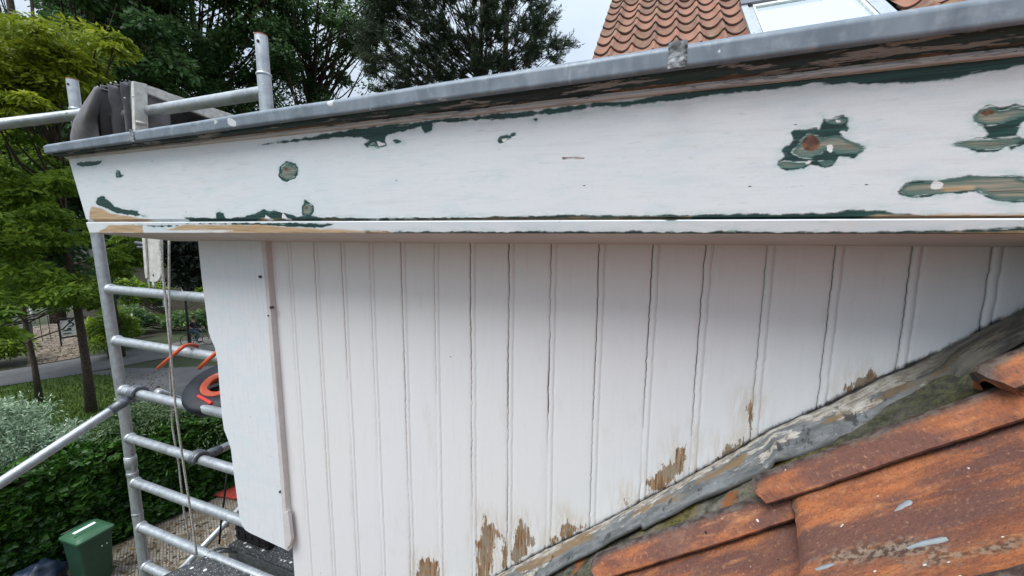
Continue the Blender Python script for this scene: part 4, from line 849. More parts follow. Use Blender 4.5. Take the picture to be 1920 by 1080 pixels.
def m_brick():
    t = MT('brick_wall'); n = t.n.new('ShaderNodeTexBrick'); n.inputs['Scale'].default_value = 4.5; n.inputs['Color1'].default_value = (.24, .10, .06, 1); n.inputs['Color2'].default_value = (.30, .14, .09, 1); n.inputs['Mortar'].default_value = (.3, .28, .25, 1)
    mm = t.n.new('ShaderNodeMapping'); mm.inputs['Rotation'].default_value = (rad(90), 0, 0); t.L(t.obj(), mm.inputs[0]); t.L(mm.outputs[0], n.inputs[0]); t.col(n.outputs[0]).rough(.9); return t.m
M['brick'] = m_brick(); bm_.build('house_wall', M['brick'], house)
# skylight
fr = MB(); skl = lambda x, y, h=.05: frp(x, y, h)
SA, SB = a_of(frp(1405, 10, .05)), a_of(frp(1500, 75, .05))-.5
x0, x1 = frp(1402, 50, .05)[0], frp(1668, 10, .05)[0]
sk = MB()
def rib(s0, s1, a0, a1, h0, h1): 
    c = fpt((s0+s1)/2, (a0+a1)/2, (h0+h1)/2); return MB().box(c, (abs(s1-s0), abs(a1-a0), h1-h0), (np.array([1, 0, 0]), FU, FN))
fo = rib(x0, x0+.055, SB, SA, -.02, .060).build('skylight_frame', M['zinc_light'] if 'zinc_light' in M else M['galv'], house, bevel=.003)
for a in ((x0+.055+.004, x0+.095), ): rib(a[0], a[1], SB, SA-.03, -.02, .045).build('side_cover', M['galv'], fo, bevel=.003)
rib(x1-.10, x1, SB, SA, -.02, .058).build('side_cover', M['galv'], fo, bevel=.003)
rib(x0+.0, x1, SA, SA+.14, -.02, .075).build('top_hood', M['galv_dark'], fo, bevel=.004)
rib(x0+.099, x1-.104, SA-.055, SA-.003, -.02, .052).build('sash_rail', M['sticker'], fo, bevel=.002)
rib(x0+.097, x0+.112, SB, SA-.06, -.02, .05).build('sash_rail', M['sticker'], fo); rib(x1-.125, x1-.104, SB, SA-.06, -.02, .05).build('sash_rail', M['sticker'], fo)
rib(x0+.112, x1-.127, SB, SA-.058, .018, .030).build('glass_pane', M['glass'], fo)
# ================================================================ GROUND AND STREET
def sheet(name, pts, z, mat, label=None, kind='structure'):
    o = mk(name, [(p[0], p[1], z) for p in pts], [tuple(range(len(pts)))], mat); tag(o, label, None, None, kind); return o
def m_ground():
    t = MT('garden_soil'); co = t.obj(); a = t.noise(co, .25, 5); b = t.noise(co, 9, 6, .7)
    c = t.mix(t.ramp(a, .4, .6), (.05, .045, .03), (.035, .06, .018)); c = t.mix(t.ramp(b, .45, .7), c, (.10, .095, .06)); t.col(c).rough(.95).bump(b, 1, .03); return t.m
def m_asphalt():
    t = MT('asphalt'); co = t.obj(); a = t.noise(co, .5, 5); b = t.noise(co, 40, 5, .7)
    c = t.mix(t.ramp(a, .35, .65), (.10, .10, .105), (.15, .15, .155)); c = t.mix(t.ramp(b, .5, .75), c, (.2, .195, .18)); c = t.mix(t.ramp(t.noise(co, 1.6, 6, .7), .58, .66, 0, .6), c, (.09, .08, .06))
    t.col(c).rough(.9).bump(b, .5, .01); return t.m
def m_paving(c1, c2, sc_=5.0, rot=0.5):
    t = MT('paving'); n = t.n.new('ShaderNodeTexBrick'); n.inputs['Scale'].default_value = sc_; n.inputs['Color1'].default_value = (*c1, 1); n.inputs['Color2'].default_value = (*c2, 1); n.inputs['Mortar'].default_value = (.04, .04, .03, 1); n.inputs['Mortar Size'].default_value = .03
    mm = t.n.new('ShaderNodeMapping'); mm.inputs['Rotation'].default_value = (0, 0, rot); t.L(t.obj(), mm.inputs[0]); t.L(mm.outputs[0], n.inputs[0]); a = t.noise(t.obj(), 2.2, 7, .7)
    c = t.mix(t.ramp(a, .45, .6), n.outputs[0], (.09, .07, .045)); t.col(c).rough(.9).bump(n.outputs[1], -.4, .01); return t.m
def m_lawn():
    t = MT('lawn_turf'); co = t.obj(); a = t.noise(co, 1.1, 5); b = t.noise(co, 22, 6, .7)
    c = t.mix(t.ramp(a, .35, .65), (.035, .075, .010), (.085, .14, .018)); c = t.mix(t.ramp(b, .45, .7), c, (.12, .18, .03)); t.col(c).rough(.95).bump(b, 1, .04); return t.m
M['lawn'] = m_lawn()
sheet('ground', [(-260, -120), (160, -120), (160, 260), (-260, 260)], GZ-.03, m_ground())
G = lambda L: [gnd(x, y) for x, y in L]
sheet('lawn', G([(-700, 900), (-400, 780), (-100, 739), (0, 724), (67, 715), (144, 702), (186, 696), (215, 705), (232, 740), (245, 800), (240, 850), (60, 900), (-200, 960)]), GZ-.012, M['lawn'])
r0, r1 = gnd(0, 696), gnd(200, 663); dr = (r1-r0)/np.linalg.norm(r1-r0); r2, r3 = gnd(0, 724), gnd(144, 702)
M['asphalt'] = m_asphalt()
sheet('road', [r0-dr*25, r1+dr*45, r3+dr*45, r3, r2, r2-dr*25], GZ-.004, M['asphalt'])
sheet('driveway', G([(150, 701), (230, 690), (310, 690), (420, 685), (470, 720), (420, 745), (300, 760), (235, 745), (215, 705)]), GZ, M['asphalt'])
M['pave'] = m_paving((.19, .165, .13), (.27, .235, .19)); M['pave2'] = m_paving((.28, .21, .16), (.36, .29, .23), 4, .1)
sheet('paved_path', G([(150, 1060), (216, 1022), (254, 1001), (303, 977), (388, 942), (470, 905), (620, 905), (900, 1200), (100, 1400), (60, 1160)]), GZ+.004, M['pave'])
sheet('entrance_drive', G([(50, 686), (60, 640), (62, 612), (100, 607), (142, 608), (150, 640), (150, 668), (137, 672)]), GZ, M['pave2'])
M['meadow'] = simple('meadow_grass', (.13, .21, .03), .95, 0, .3, 1.2, .5, .03)
sheet('meadow', G([(215, 600), (250, 552), (300, 548), (440, 548), (480, 606), (300, 612)]), GZ-.008, M['meadow'])
sheet('footpath', G([(300, 648), (345, 640), (420, 627), (470, 640), (420, 664), (320, 662)]), GZ+.002, simple('pale_gravel', (.20, .19, .165), .95, 0, .25, 3, .5, .01))

# ================================================================ FOLIAGE
def leaves(name, Cn, size, mat, parent, lr=None, asp=.5, up=.3, kind=None, seed=1, dirs=None):
    """many small diamond leaves at points Cn"""
    R = np.random.RandomState(seed); N = len(Cn); sz = size*(.6+.8*R.rand(N))
    a = R.normal(size=(N, 3)); a[:, 2] *= .55
    if dirs is not None: a = a*.35+dirs
    a /= np.linalg.norm(a, axis=1)[:, None]
    nn = R.normal(size=(N, 3)); nn[:, 2] = np.abs(nn[:, 2])+up; b = np.cross(a, nn); b /= np.linalg.norm(b, axis=1)[:, None]
    L = a*(sz/2)[:, None]; Wd = b*(sz*asp/2)[:, None]
    V = np.empty((N, 4, 3)); V[:, 0] = Cn-L; V[:, 1] = Cn+Wd-L*.1; V[:, 2] = Cn+L; V[:, 3] = Cn-Wd-L*.1
    Fc = np.arange(N*4).reshape(N, 4); lr = R.rand(N) if lr is None else np.clip(lr+.45*(R.rand(N)-.5), 0, 1)
    o = mk(name, V.reshape(-1, 3), Fc, mat, parent, False, {'lr': np.repeat(lr, 4)})
    if kind: o['kind'] = kind
    return o
def inpoly(poly, n, R):
    poly = np.array(poly, float); lo, hi = poly.min(0), poly.max(0); out = []
    while len(out) < n:
        p = lo+(hi-lo)*R.rand(1, 2)
        if sdpoly(p, poly)[0] > 0: out.append(p[0])
    return out
def clumps(poly, d0, d1, n, rpx, per, R, flat=.6, spray=False):
    """leaf points gathered in clumps whose centres fill an outline seen at distances d0..d1"""
    P = []; LR = []; Cs = []; D = []
    for x, y in inpoly(poly, n, R):
        d = d0+(d1-d0)*R.rand(); c = at(x, y, dist=d); r = rpx*d/900*(.6+.8*R.rand()); 
        if c[2]-r*flat < GZ+.3: c[2] = GZ+.3+r*flat
        Cs.append((c, r)); k = int(per*(.6+.8*R.rand())); v = R.normal(size=(k, 3)); v /= np.linalg.norm(v, axis=1)[:, None]
        v *= (R.rand(k)**.45)[:, None]; v[:, 2] *= flat; v[:, 2] += .22*(1-np.hypot(v[:, 0], v[:, 1]))
        # arching: outer leaves hang lower
        v[:, 2] -= .25*(v[:, 0]**2+v[:, 1]**2)
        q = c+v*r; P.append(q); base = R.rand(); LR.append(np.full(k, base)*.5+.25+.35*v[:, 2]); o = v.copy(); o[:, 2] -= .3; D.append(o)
    return np.vstack(P), np.concatenate(LR), Cs, np.vstack(D)
def tree(name, label, base, top, r0, polys, leaf, size, group, seed, bark=None, asp=.5, limbs=.8, twig=1, trunk_pts=None, flat=.6):
    R = np.random.RandomState(seed); b = np.array([base[0], base[1], GZ-.05]); t = thing(name, label, 'tree', tuple(b), group)
    P = []; L = []; Cs = []; D = []
    for (poly, d0, d1, n, rpx, per) in polys:
        p, l, c, d = clumps(poly, d0, d1, n, rpx, per, R, flat); P.append(p); L.append(l); Cs += c; D.append(d)
    tz = top-b[2]; tk = MB(); pts = trunk_pts or [b+np.array([.25*math.sin(i*1.3+seed), .25*math.cos(i*1.7+seed), 0])*(i/8)+np.array([0, 0, tz*i/8]) for i in range(9)]
    tk.tube(pts, [r0*1.25]+[r0*(1-.82*i/(len(pts)-1)) for i in range(1, len(pts))], 12)
    for c, r in Cs:
        if R.rand() > limbs: continue
        f = min(.97, max(.22, (c[2]-b[2])/tz-.08-.12*R.rand())); k = f*(len(pts)-1); i = min(len(pts)-2, int(k)); s = np.array(pts[i])*(1-(k-i))+np.array(pts[i+1])*(k-i)
        m = (s+c)/2+np.array([0, 0, -.06*np.linalg.norm(c-s)])+R.normal(size=3)*.15; rr = max(.02, min(r0*.35, np.linalg.norm(c-s)*.012))
        tk.tube([s, m, c], [rr, rr*.65, rr*.3], 6, False)
        for _ in range(twig):
            e = c+R.normal(size=3)*r*.7; tk.tube([c, (c+e)/2+R.normal(size=3)*.05, e], [rr*.3, rr*.22, rr*.1], 4, False)
    tk.build('trunk', bark or M['bark'], t, True)
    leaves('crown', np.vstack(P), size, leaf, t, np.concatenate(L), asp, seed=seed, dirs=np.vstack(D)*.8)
    return t
T1 = gnd(172, 772); T2 = gnd(74, 754)
gt = 'trees along the road'
tree('locust_tree', 'yellow green feathery tree on the lawn, its trunk right of the slanting one', T1, 9.5, .135,
     [([(-60, 60), (60, 40), (150, 55), (222, 72), (226, 95), (190, 120), (150, 140), (120, 170), (60, 185), (-60, 190)], 17, 20, 62, 30, 230),
      ([(-60, 190), (60, 170), (118, 185), (108, 205), (60, 225), (-60, 230)], 16, 19, 14, 22, 300)], M['lf_yellow'], .19, gt, 11, asp=.34, limbs=.5, twig=1, flat=.32)
tree('maple_tree', 'mid green tree with a thin leaning dark trunk on the lawn at the far left', T2, 5.0, .095,
     [([(-80, 270), (60, 250), (130, 330), (135, 380), (160, 420), (190, 470), (170, 520), (180, 560), (120, 575), (40, 560), (-80, 570)], 17, 21, 92, 30, 240),
      ([(-60, 555), (10, 560), (50, 610), (60, 640), (0, 650), (-60, 640)], 15, 17, 7, 20, 260), ([(190, 440), (262, 440), (300, 470), (275, 500), (262, 530), (205, 545)], 19, 22, 18, 20, 260), ([(140, 560), (180, 545), (190, 575), (150, 600)], 17, 19, 4, 14, 160)], M['lf_mid'], .20, gt, 12, asp=.36, limbs=.15, twig=0, flat=.34)
# slim bare stems upper left
def base_at(x, dist): 
    p = at(x, 440, dist=dist); return np.array([p[0], p[1], GZ])
tree('bare_tree', 'thin half bare tree against the sky at the top left corner', base_at(86, 44), 30, .36, [([(-80, -80), (20, -70), (60, 0), (30, 70), (-80, 80)], 40, 46, 16, 16, 60)], M['lf_dark'], .16, gt, 14)
gd = 'dark trees behind the scaffold'
tree('broadleaf_tree', 'dark broadleaf tree right behind the yellow green crown', base_at(190, 29), 19, .28, [([(95, -80), (330, -80), (345, 120), (320, 200), (180, 200), (120, 130), (90, 40)], 26, 32, 105, 32, 270)], M['lf_dark'], .25, gd, 21, twig=2)
tree('broadleaf_tree', 'dark broadleaf tree behind the folded awning and the left part of the top rung', base_at(400, 31), 20, .3, [([(300, -80), (560, -80), (560, 110), (500, 210), (300, 210)], 28, 34, 112, 32, 250)], M['lf_dark'], .25, gd, 22, twig=2)
tree('broadleaf_tree', 'airy dark green tree with fine branches right of the scaffold post', base_at(600, 30), 20, .28, [([(500, -80), (725, -80), (735, 60), (715, 160), (600, 215), (500, 215)], 27, 33, 86, 27, 200)], M['lf_dark'], .22, gd, 23, limbs=1, twig=4)
tree('broadleaf_tree', 'dark understorey tree below the yellow green crown at the left', base_at(-90, 27), 5, .25, [([(-120, 170), (200, 190), (205, 330), (190, 560), (-120, 570)], 24, 29, 115, 34, 400)], M['lf_dark'], .25, gd, 24)
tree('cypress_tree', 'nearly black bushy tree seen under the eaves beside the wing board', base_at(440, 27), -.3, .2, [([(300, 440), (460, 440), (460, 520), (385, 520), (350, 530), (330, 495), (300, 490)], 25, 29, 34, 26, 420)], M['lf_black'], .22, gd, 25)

# pine
R = np.random.RandomState(5); pb = base_at(905, 25); pine = thing('pine_tree', 'tall dark pine with spiky sprays against the pale sky, centre top', 'tree', tuple(pb))
tk = MB(); topz = 19.; tr = [pb+np.array([0, 0, (topz-GZ)*i/8])+np.array([.15*math.sin(i), 0, 0]) for i in range(9)]; tk.tube(tr, [.33]+[.30*(1-.7*i/8) for i in range(1, 9)], 12)
tr2 = [pb+np.array([.7+.12*i, .4, (topz-GZ)*i/8]) for i in range(9)]; tk.tube(tr2, [.2]*4+[.16]*5, 10)
polyP = [(700, -70), (1000, -70), (1005, 0), (1025, 20), (1032, 60), (1048, 75), (1070, 98), (1050, 112), (1020, 118), (985, 125), (930, 140), (850, 155), (780, 170), (720, 175), (690, 100)]
Cn = []; Dr = []; Lr = []
for x, y in inpoly(polyP, 300, R):
    d = 22+5*R.rand(); c = at(x, y, dist=d); z = c[2]-.8-R.rand()*1.2; f = min(.98, max(.1, (z-GZ)/(topz-GZ))); k = f*8; i = min(7, int(k)); s = tr[i]*(1-(k-i))+tr[i+1]*(k-i)
    m = (s+c)/2+np.array([0, 0, -.25])+R.normal(size=3)*.2
    if R.rand() < .35: tk.tube([s, m, c], [.05, .03, .012], 5, False)
    else: tk.tube([c+(m-c)*.5, c], [.02, .012], 5, False)
    out = (c-s); out[2] = abs(out[2])*.4; out /= np.linalg.norm(out)
    for j in range(10):
        v = out*(.4+.5*R.rand())+R.normal(size=3)*.42; e = c+v*.62; tk.tube([c, e], [.014, .008], 3, False); dirn = (e-c)/np.linalg.norm(e-c)+np.array([0, 0, .35]); dirn /= np.linalg.norm(dirn)
        kk = 44; tt = R.rand(kk, 1); p = c+(e+dirn*.12-c)*tt+R.normal(size=(kk, 3))*.035; sp = dirn*.8+R.normal(size=(kk, 3))*.6; Cn.append(p+sp*.05); Dr.append(sp); Lr.append(np.full(kk, .15+.6*R.rand()))
tk.build('trunk', M['bark2'], pine, True); leaves('crown', np.vstack(Cn), .19, M['lf_pine'], pine, np.concatenate(Lr), .16, seed=9, dirs=np.vstack(Dr)*1.5)

# hedge
hA, hB = gnd(216, 1019), gnd(388, 940); hd = (hB-hA); hd[2] = 0; hL = np.linalg.norm(hd); hd /= hL; hn = np.array([-hd[1], hd[0], 0]); hn = hn if hn[0] < 0 else -hn
H0 = hA-hd*3.2; H1 = hB+hd*2.0; HL = np.linalg.norm(H1-H0); HH = 1.9; HW = 1.0
hed = thing('hedge', 'tall dark glossy green hedge behind the wheelie bin', 'hedge', tuple(H0))
MB().box((H0+H1)/2+hn*(HW/2+.18)+np.array([0, 0, HH/2-.1]), (HL, HW-.2, HH-.3), (hd, hn, np.array([0, 0, 1.]))).build('inner_branches', M['bark'], hed)
R = np.random.RandomState(3); N = 30000; u = R.rand(N)*HL; face = R.rand(N) < .68; h = np.where(face, R.rand(N)**.85*HH, HH); q = np.where(face, 0, R.rand(N)*HW)
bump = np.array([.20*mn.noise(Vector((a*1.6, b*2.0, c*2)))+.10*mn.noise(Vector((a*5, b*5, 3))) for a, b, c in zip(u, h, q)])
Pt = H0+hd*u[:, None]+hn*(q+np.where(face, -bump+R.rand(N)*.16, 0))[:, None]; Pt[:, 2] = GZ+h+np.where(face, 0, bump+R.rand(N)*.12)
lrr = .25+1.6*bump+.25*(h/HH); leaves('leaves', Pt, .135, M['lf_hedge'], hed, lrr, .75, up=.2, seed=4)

# shrubs
def shrub(label, poly, z0, dd, n, rpx, per, mat, size, asp, seed, name='shrub', spikes=0):
    R = np.random.RandomState(seed); Cs = []; c0 = None; P = []; L = []; D = []; st = MB()
    cen = np.mean(np.array(poly), 0); c0 = at(cen[0], cen[1], z=z0); base = np.array([c0[0], c0[1], GZ]); dist = np.linalg.norm(c0)
    t = thing(name, label, 'shrub', tuple(base))
    p, l, Cs, d = clumps(poly, dist-dd, dist+dd, n, rpx, per, R, .8); P.append(p); L.append(l); D.append(d)
    for c, r in Cs:
        st.tube([base, (base+c)/2+R.normal(size=3)*.1, c], [.03, .02, .006], 5, False)
        for _ in range(spikes):
            dv = R.normal(size=3); dv[2] = abs(dv[2])*.8+.3; dv /= np.linalg.norm(dv); ln = (.25+.35*R.rand()); e = c+dv*ln; st.tube([c, e], [.006, .003], 4, False)
            k = 34; tt = R.rand(k, 1); P.append(c+(e-c)*tt*1.03+R.normal(size=(k, 3))*.012); D.append(dv+R.normal(size=(k, 3))*.8); L.append(np.full(k, .5+.5*R.rand()))
    st.build('stems', M['bark'], t, True); leaves('foliage', np.vstack(P), size, mat, t, np.concatenate(L), asp, seed=seed, dirs=np.vstack(D)); return t
shrub('silvery narrow leaved shrub spreading over the hedge at the left edge', [(-80, 800), (10, 775), (60, 765), (120, 780), (190, 800), (200, 830), (195, 870), (140, 900), (60, 915), (-80, 900)], -4.6, .7, 46, 28, 240, M['lf_silver'], .09, .24, 31, spikes=7)
shrub('grey green shrub seen between the scaffold rungs', [(210, 760), (300, 755), (420, 775), (440, 840), (430, 885), (330, 870), (230, 880), (215, 820)], -4.9, .6, 42, 28, 260, M['lf_shrub'], .085, .32, 32, spikes=3)
shrub('low bright green bushes along the far side of the road', [(165, 600), (240, 590), (245, 655), (180, 660)], GZ+1.0, 1.5, 14, 22, 330, M['lf_mid'], .22, .4, 33, 'bush')
shrub('dark bushes bordering the meadow behind the lamp post', [(205, 580), (285, 590), (300, 604), (385, 600), (480, 600), (480, 622), (380, 626), (300, 632), (220, 640)], GZ+.35, 1.5, 40, 15, 300, M['lf_dark'], .22, .4, 34, 'bush')
shrub('dark bushes by the gate at the left edge', [(-80, 640), (0, 640), (45, 650), (30, 690), (-80, 700)], GZ+.6, .7, 12, 20, 280, M['lf_mid'], .2, .4, 35, 'bush')
shrub('pale green bushes at the far end of the meadow', [(180, 505), (250, 540), (390, 545), (480, 545), (480, 556), (280, 556), (190, 570)], GZ+2.2, 2.5, 26, 16, 260, M['lf_mid'], .3, .4, 36, 'bush')
wd = MB().tube([at(1545, 795, n=.70), at(1568, 806, n=.675), at(1586, 824, n=.655), at(1592, 838, n=.645), at(1590, 852, n=.64)], [.0006, .0009, .0010, .0009, .0005], 5).build('dry_stem', M['old_white'], None, True); tag(wd, 'thin dry plant stem bent over the lower edge of the lead flashing', 'stem')
# grass tufts on the lawn
R = np.random.RandomState(8); gp = np.array([gnd(x, y) for x, y in inpoly([(-60, 738), (70, 716), (144, 703), (205, 703), (228, 740), (240, 800), (200, 830), (-60, 850)], 9000, R)]); gp[:, 2] = GZ+.05
tf = leaves('grass', gp, .12, M['lf_grass'], None, None, .2, seed=6, dirs=np.tile([0, 0, 1.6], (len(gp), 1))); tag(tf, 'short uneven grass on the lawn around the two trunks', 'grass', None, 'stuff')
# fallen leaves and debris on the drive and path
R = np.random.RandomState(18); gp = np.array([gnd(x, y) for x, y in inpoly([(175, 700), (320, 692), (330, 720), (300, 745), (220, 735)], 220, R)]+[gnd(x, y) for x, y in inpoly([(55, 685), (62, 612), (142, 608), (150, 668)], 600, R)]+[gnd(x, y) for x, y in inpoly([(216, 1022), (388, 944), (450, 960), (400, 1080), (180, 1100)], 260, R)]); gp[:, 2] = GZ+.012
M['litter'] = leafmat('leaf_litter', (.05, .035, .018), (.16, .10, .05), (.3, .24, .12), .9, .05)
tag(leaves('leaf_litter', gp, .10, M['litter'], None, None, .6, up=3, seed=7), 'brown fallen leaves scattered over drive and paving', 'leaf litter', None, 'stuff')

# ================================================================ STREET THINGS
# wheelie bin
a, b_, c_ = [at(*q, z=-5.36) for q in [(145, 1021), (215, 982), (104, 1010)]]
ex = (b_-a); lx = np.linalg.norm(ex); ex /= lx; ey = np.cross([0, 0, 1.], ex); ly = np.linalg.norm(c_-a); cc = a+ex*lx/2+ey*ly/2
bn = thing('wheelie_bin', 'green wheelie bin with a white sticker on its closed lid', 'bin', (cc[0], cc[1], GZ))
def ring(hx, hy, z, rc=.04, ox=0, k=4):
    o = []
    for sx, sy, a0 in ((1, 1, 0), (-1, 1, 90), (-1, -1, 180), (1, -1, 270)):
        for i in range(k+1):
            an = rad(a0+90*i/k); p = cc+ex*(ox+sx*(hx-rc)+rc*math.cos(an))+ey*(sy*(hy-rc)+rc*math.sin(an)); o.append((p[0], p[1], z))
    return o
def rings(levels, name, mat, par, top=True):
    V = []; n = 20
    for l in levels: V += ring(*l)
    Fc = [(i*n+j, i*n+(j+1) % n, (i+1)*n+(j+1) % n, (i+1)*n+j) for i in range(len(levels)-1) for j in range(n)]+[tuple(range(n-1, -1, -1)), tuple((len(levels)-1)*n+j for j in range(n))]
    o = mk(name, V, Fc, mat, par, True); smooth_by_angle(o, 35); return o
hx, hy = lx/2, ly/2
body = rings([(hx*.74, hy*.74, GZ+.06, .05), (hx*.76, hy*.76, GZ+.10, .05), (hx*.90, hy*.92, -5.50, .05), (hx*.90, hy*.92, -5.46, .05), (hx*.98, hy*.98, -5.455, .05), (hx*.98, hy*.98, -5.41, .05)], 'body', M['binbody'], bn)
lid = rings([(hx*1.02, hy*1.02, -5.405, .05), (hx*1.02, hy*1.02, -5.375, .05), (hx*.97, hy*.97, -5.372, .06), (hx*.90, hy*.90, -5.345, .08), (hx*.6, hy*.6, -5.325, .08)], 'lid', M['binlid'], bn)
p = cc+ex*0+ey*.06; MB().box((p[0], p[1], -5.3225), (.30, .07, .004), (ex, ey, np.array([0, 0, 1.]))).build('sticker', M['sticker'], lid)
p = cc-ey*.07; MB().box((p[0], p[1], -5.325), (.40, .02, .012), (ex, ey, np.array([0, 0, 1.]))).build('lid_ridge', M['binlid'], lid, bevel=.003)
MB().tube([cc+ey*(hy*1.06)-ex*hx*.8+np.array([0, 0, -5.36-cc[2]]), cc+ey*(hy*1.06)+ex*hx*.8+np.array([0, 0, -5.36-cc[2]])], .014, 8).build('handle', M['binbody'], bn, True)
for sg in (-1, 1): 
    p = cc+ey*(hy*.72)+ex*sg*hx*.82; MB().tube([(p[0]-ex[0]*.02, p[1]-ex[1]*.02, GZ+.11), (p[0]+ex[0]*.02, p[1]+ex[1]*.02, GZ+.11)], .10, 20).build('wheel', M['black'], bn)
p = at(192, 1030, z=-5.62); 
for dx in (0, .07): MB().box(cc-ey*hy*.885+ex*(.06+dx)+np.array([0, 0, -5.66-cc[2]]), (.018, .008, .018), (ex, ey, np.array([0, 0, 1.]))).build('number_dot', M['sticker'], bn)
# blue sack beside it
sp = at(72, 1078, z=-6.0); sk_ = MB().ell(sp+np.array([0, 0, -.12]), (.34, .30, .30), 24, 14, .5).build('blue_sack', simple('blue_tarp', (.008, .018, .040), .5, 0, .3, 12, .6, .01), None, True); tag(sk_, 'crumpled dark blue sack on the ground at the bottom left corner', 'sack')
# red sheets on the paving
M['redmat'] = simple('faded_red', (.26, .03, .018), .8, 0, .25, 6, .3)
def matt(pts, label):
    P = G(pts); o = MB().prism([(p[0], p[1], GZ+.03) for p in P], (0, 0, 1), 0, .05).build('red_mat', M['redmat'], None, bevel=.01); tag(o, label, 'mat')
matt([(388, 930), (402, 908), (445, 912), (470, 930), (440, 940)], 'faded red mat lying by the hedge seen past the black strap')
matt([(430, 1040), (560, 1040), (600, 1120), (470, 1120)], 'dark red mat on the ground seen below the rear deck')
# fence frames and sign boards beyond the road
M['signw'] = simple('sign_white', (.80, .82, .82), .6, 0, .06, 3, .1); M['signk'] = simple('sign_black', (.02, .02, .022), .6)
def board(px, base_px, name, label, inner=None):
    b = gnd(*base_px); dst = np.linalg.norm(b[:2]); r = ray(*base_px)[:2]
    def w_(x, y):
        d = ray(x, y); return d*(dst/np.linalg.norm(d[:2]))
    t = thing(name, label, 'sign', tuple(b)); P = [w_(x, y) for x, y in px]; nrm_ = np.cross(P[1]-P[0], P[2]-P[1]); nrm_ /= np.linalg.norm(nrm_); nrm_ = nrm_ if nrm_@P[0] < 0 else -nrm_
    MB().prism(P, nrm_, -.03, 0).build('board', M['signw'], t); return t, P, nrm_, w_
t, P, nr, w_ = board([(112, 602), (160, 598), (163, 624), (117, 631)], (140, 646), 'sign_board', 'white sign with a black number 5 on the fence behind the right tree trunk')
fb = MB(); F4 = [w_(108, 598.5), w_(162, 594.5), w_(166, 626), w_(114, 634)]
for i in range(4): fb.bar(F4[i]+nr*.01, F4[(i+1) % 4]+nr*.01, .06, .09)
for q in (F4[0], F4[1]): fb.tube([q, (q[0], q[1], GZ)], .04, 8)
fb.build('black_frame', M['signk'], t)
def tx(body, pos, size, mat, par, nr_, name='number'):
    cu = bpy.data.curves.new(name, 'FONT'); cu.body = body; cu.size = size; cu.extrude = .004; o = bpy.data.objects.new(name, cu)
    z = Vector(nr_); x = Vector((0, 0, 1)).cross(z).normalized(); y = z.cross(x); mw = Matrix.Translation(Vector(pos))@Matrix((x, y, z)).transposed().to_4x4()
    me = bpy.data.meshes.new_from_object(o); me.transform(mw); me.transform(Matrix.Translation(-ORG[par.name])); me.materials.clear(); me.materials.append(mat)
    q = bpy.data.objects.new(name, me); C.objects.link(q); q.parent = par; ORG[q.name] = ORG[par.name]; return q
tx('5', w_(126.5, 613)+nr*.02, .62, M['signk'], t, nr); lb = MB(); lb.bar(w_(119, 620)+nr*.012, w_(134, 618)+nr*.012, .02, .06); lb.bar(w_(119, 626)+nr*.012, w_(134, 624)+nr*.012, .02, .05); lb.bar(w_(126, 616.5)+nr*.012, w_(133, 615.5)+nr*.012, .02, .07); lb.build('printed_line', M['signk'], t)
t, P, nr, w_ = board([(31, 608), (50, 606), (53, 634), (36, 637)], (42, 655), 'notice_board', 'pale grey notice board on the gate beside the slanting trunk')
fb = MB(); F4 = [w_(28, 606), w_(56, 603.5), w_(62, 645), w_(34, 650)]
for i in range(4): fb.bar(F4[i]+nr*.01, F4[(i+1) % 4]+nr*.01, .05, .06)
fb.tube([w_(53, 604), w_(60, 650)], .04, 8); fb.build('gate_frame', M['galv_dark'], t)
lb = MB()
for k in range(5): lb.bar(w_(34, 612+k*4.2)+nr*.012, w_(49, 610.6+k*4.2)+nr*.012, .02, .035)
lb.build('printed_line', simple('faded_print', (.35, .36, .37), .7), t)
def post(px0, px1, r, name, label, mat, cat='post'):
    b = gnd(*px0); d = np.linalg.norm(b[:2]); q = ray(*px1); tp = q*(d/np.linalg.norm(q[:2])); o = MB().tube([(b[0], b[1], GZ-.02), ((b[0]+tp[0])/2, (b[1]+tp[1])/2, (GZ+tp[2])/2), tuple(tp)], r, 10).build(name, mat, None, True); return tag(o, label, cat)
post((63, 606), (55, 556), .11, 'white_pole', 'white pole behind the gate at the far left', M['signw'])
b = gnd(356, 645); dl = np.linalg.norm(b[:2]); q = ray(344, 500); tp = q*(dl/np.linalg.norm(q[:2]))
lp = thing('lamp_post', 'slim dark lamp post beside the cyclist', 'lamp post', tuple(b))
MB().tube([(b[0], b[1], GZ), (b[0], b[1], GZ+.9), (b[0], b[1], tp[2])], [.10, .07, .055], 12).build('pole', M['signk'], lp, True)
MB().tube([(b[0], b[1], tp[2]-.05), (b[0], b[1], tp[2]+.05), (b[0], b[1], tp[2]+.3), (b[0], b[1], tp[2]+.42)], [.06, .14, .22, .05], 14).build('lantern', M['signw'], lp, True)
post((251, 637), (247, 588), .05, 'wooden_stake', 'pale wooden stake leaning in the bushes beyond the road', M['old_white'], 'stake')
# gate fence line
fn = thing('wire_fence', 'thin dark wire fence between the two sign boards', 'fence', tuple(gnd(80, 650))); fb = MB()
g0, g1 = gnd(60, 648), gnd(110, 648)
for x in (64, 80, 96): 
    p = gnd(x, 640); fb.tube([p, p+np.array([0, 0, 1.6])], .016, 6)
fb.build('post', M['signk'], fn)
ww = MB(); pa, pb2 = gnd(56, 640), gnd(112, 640)
for z in (1.0, 1.55): ww.tube([pa+np.array([0, 0, z]), pb2+np.array([0, 0, z])], .007, 5)
ww.build('wire', M['signk'], fn)

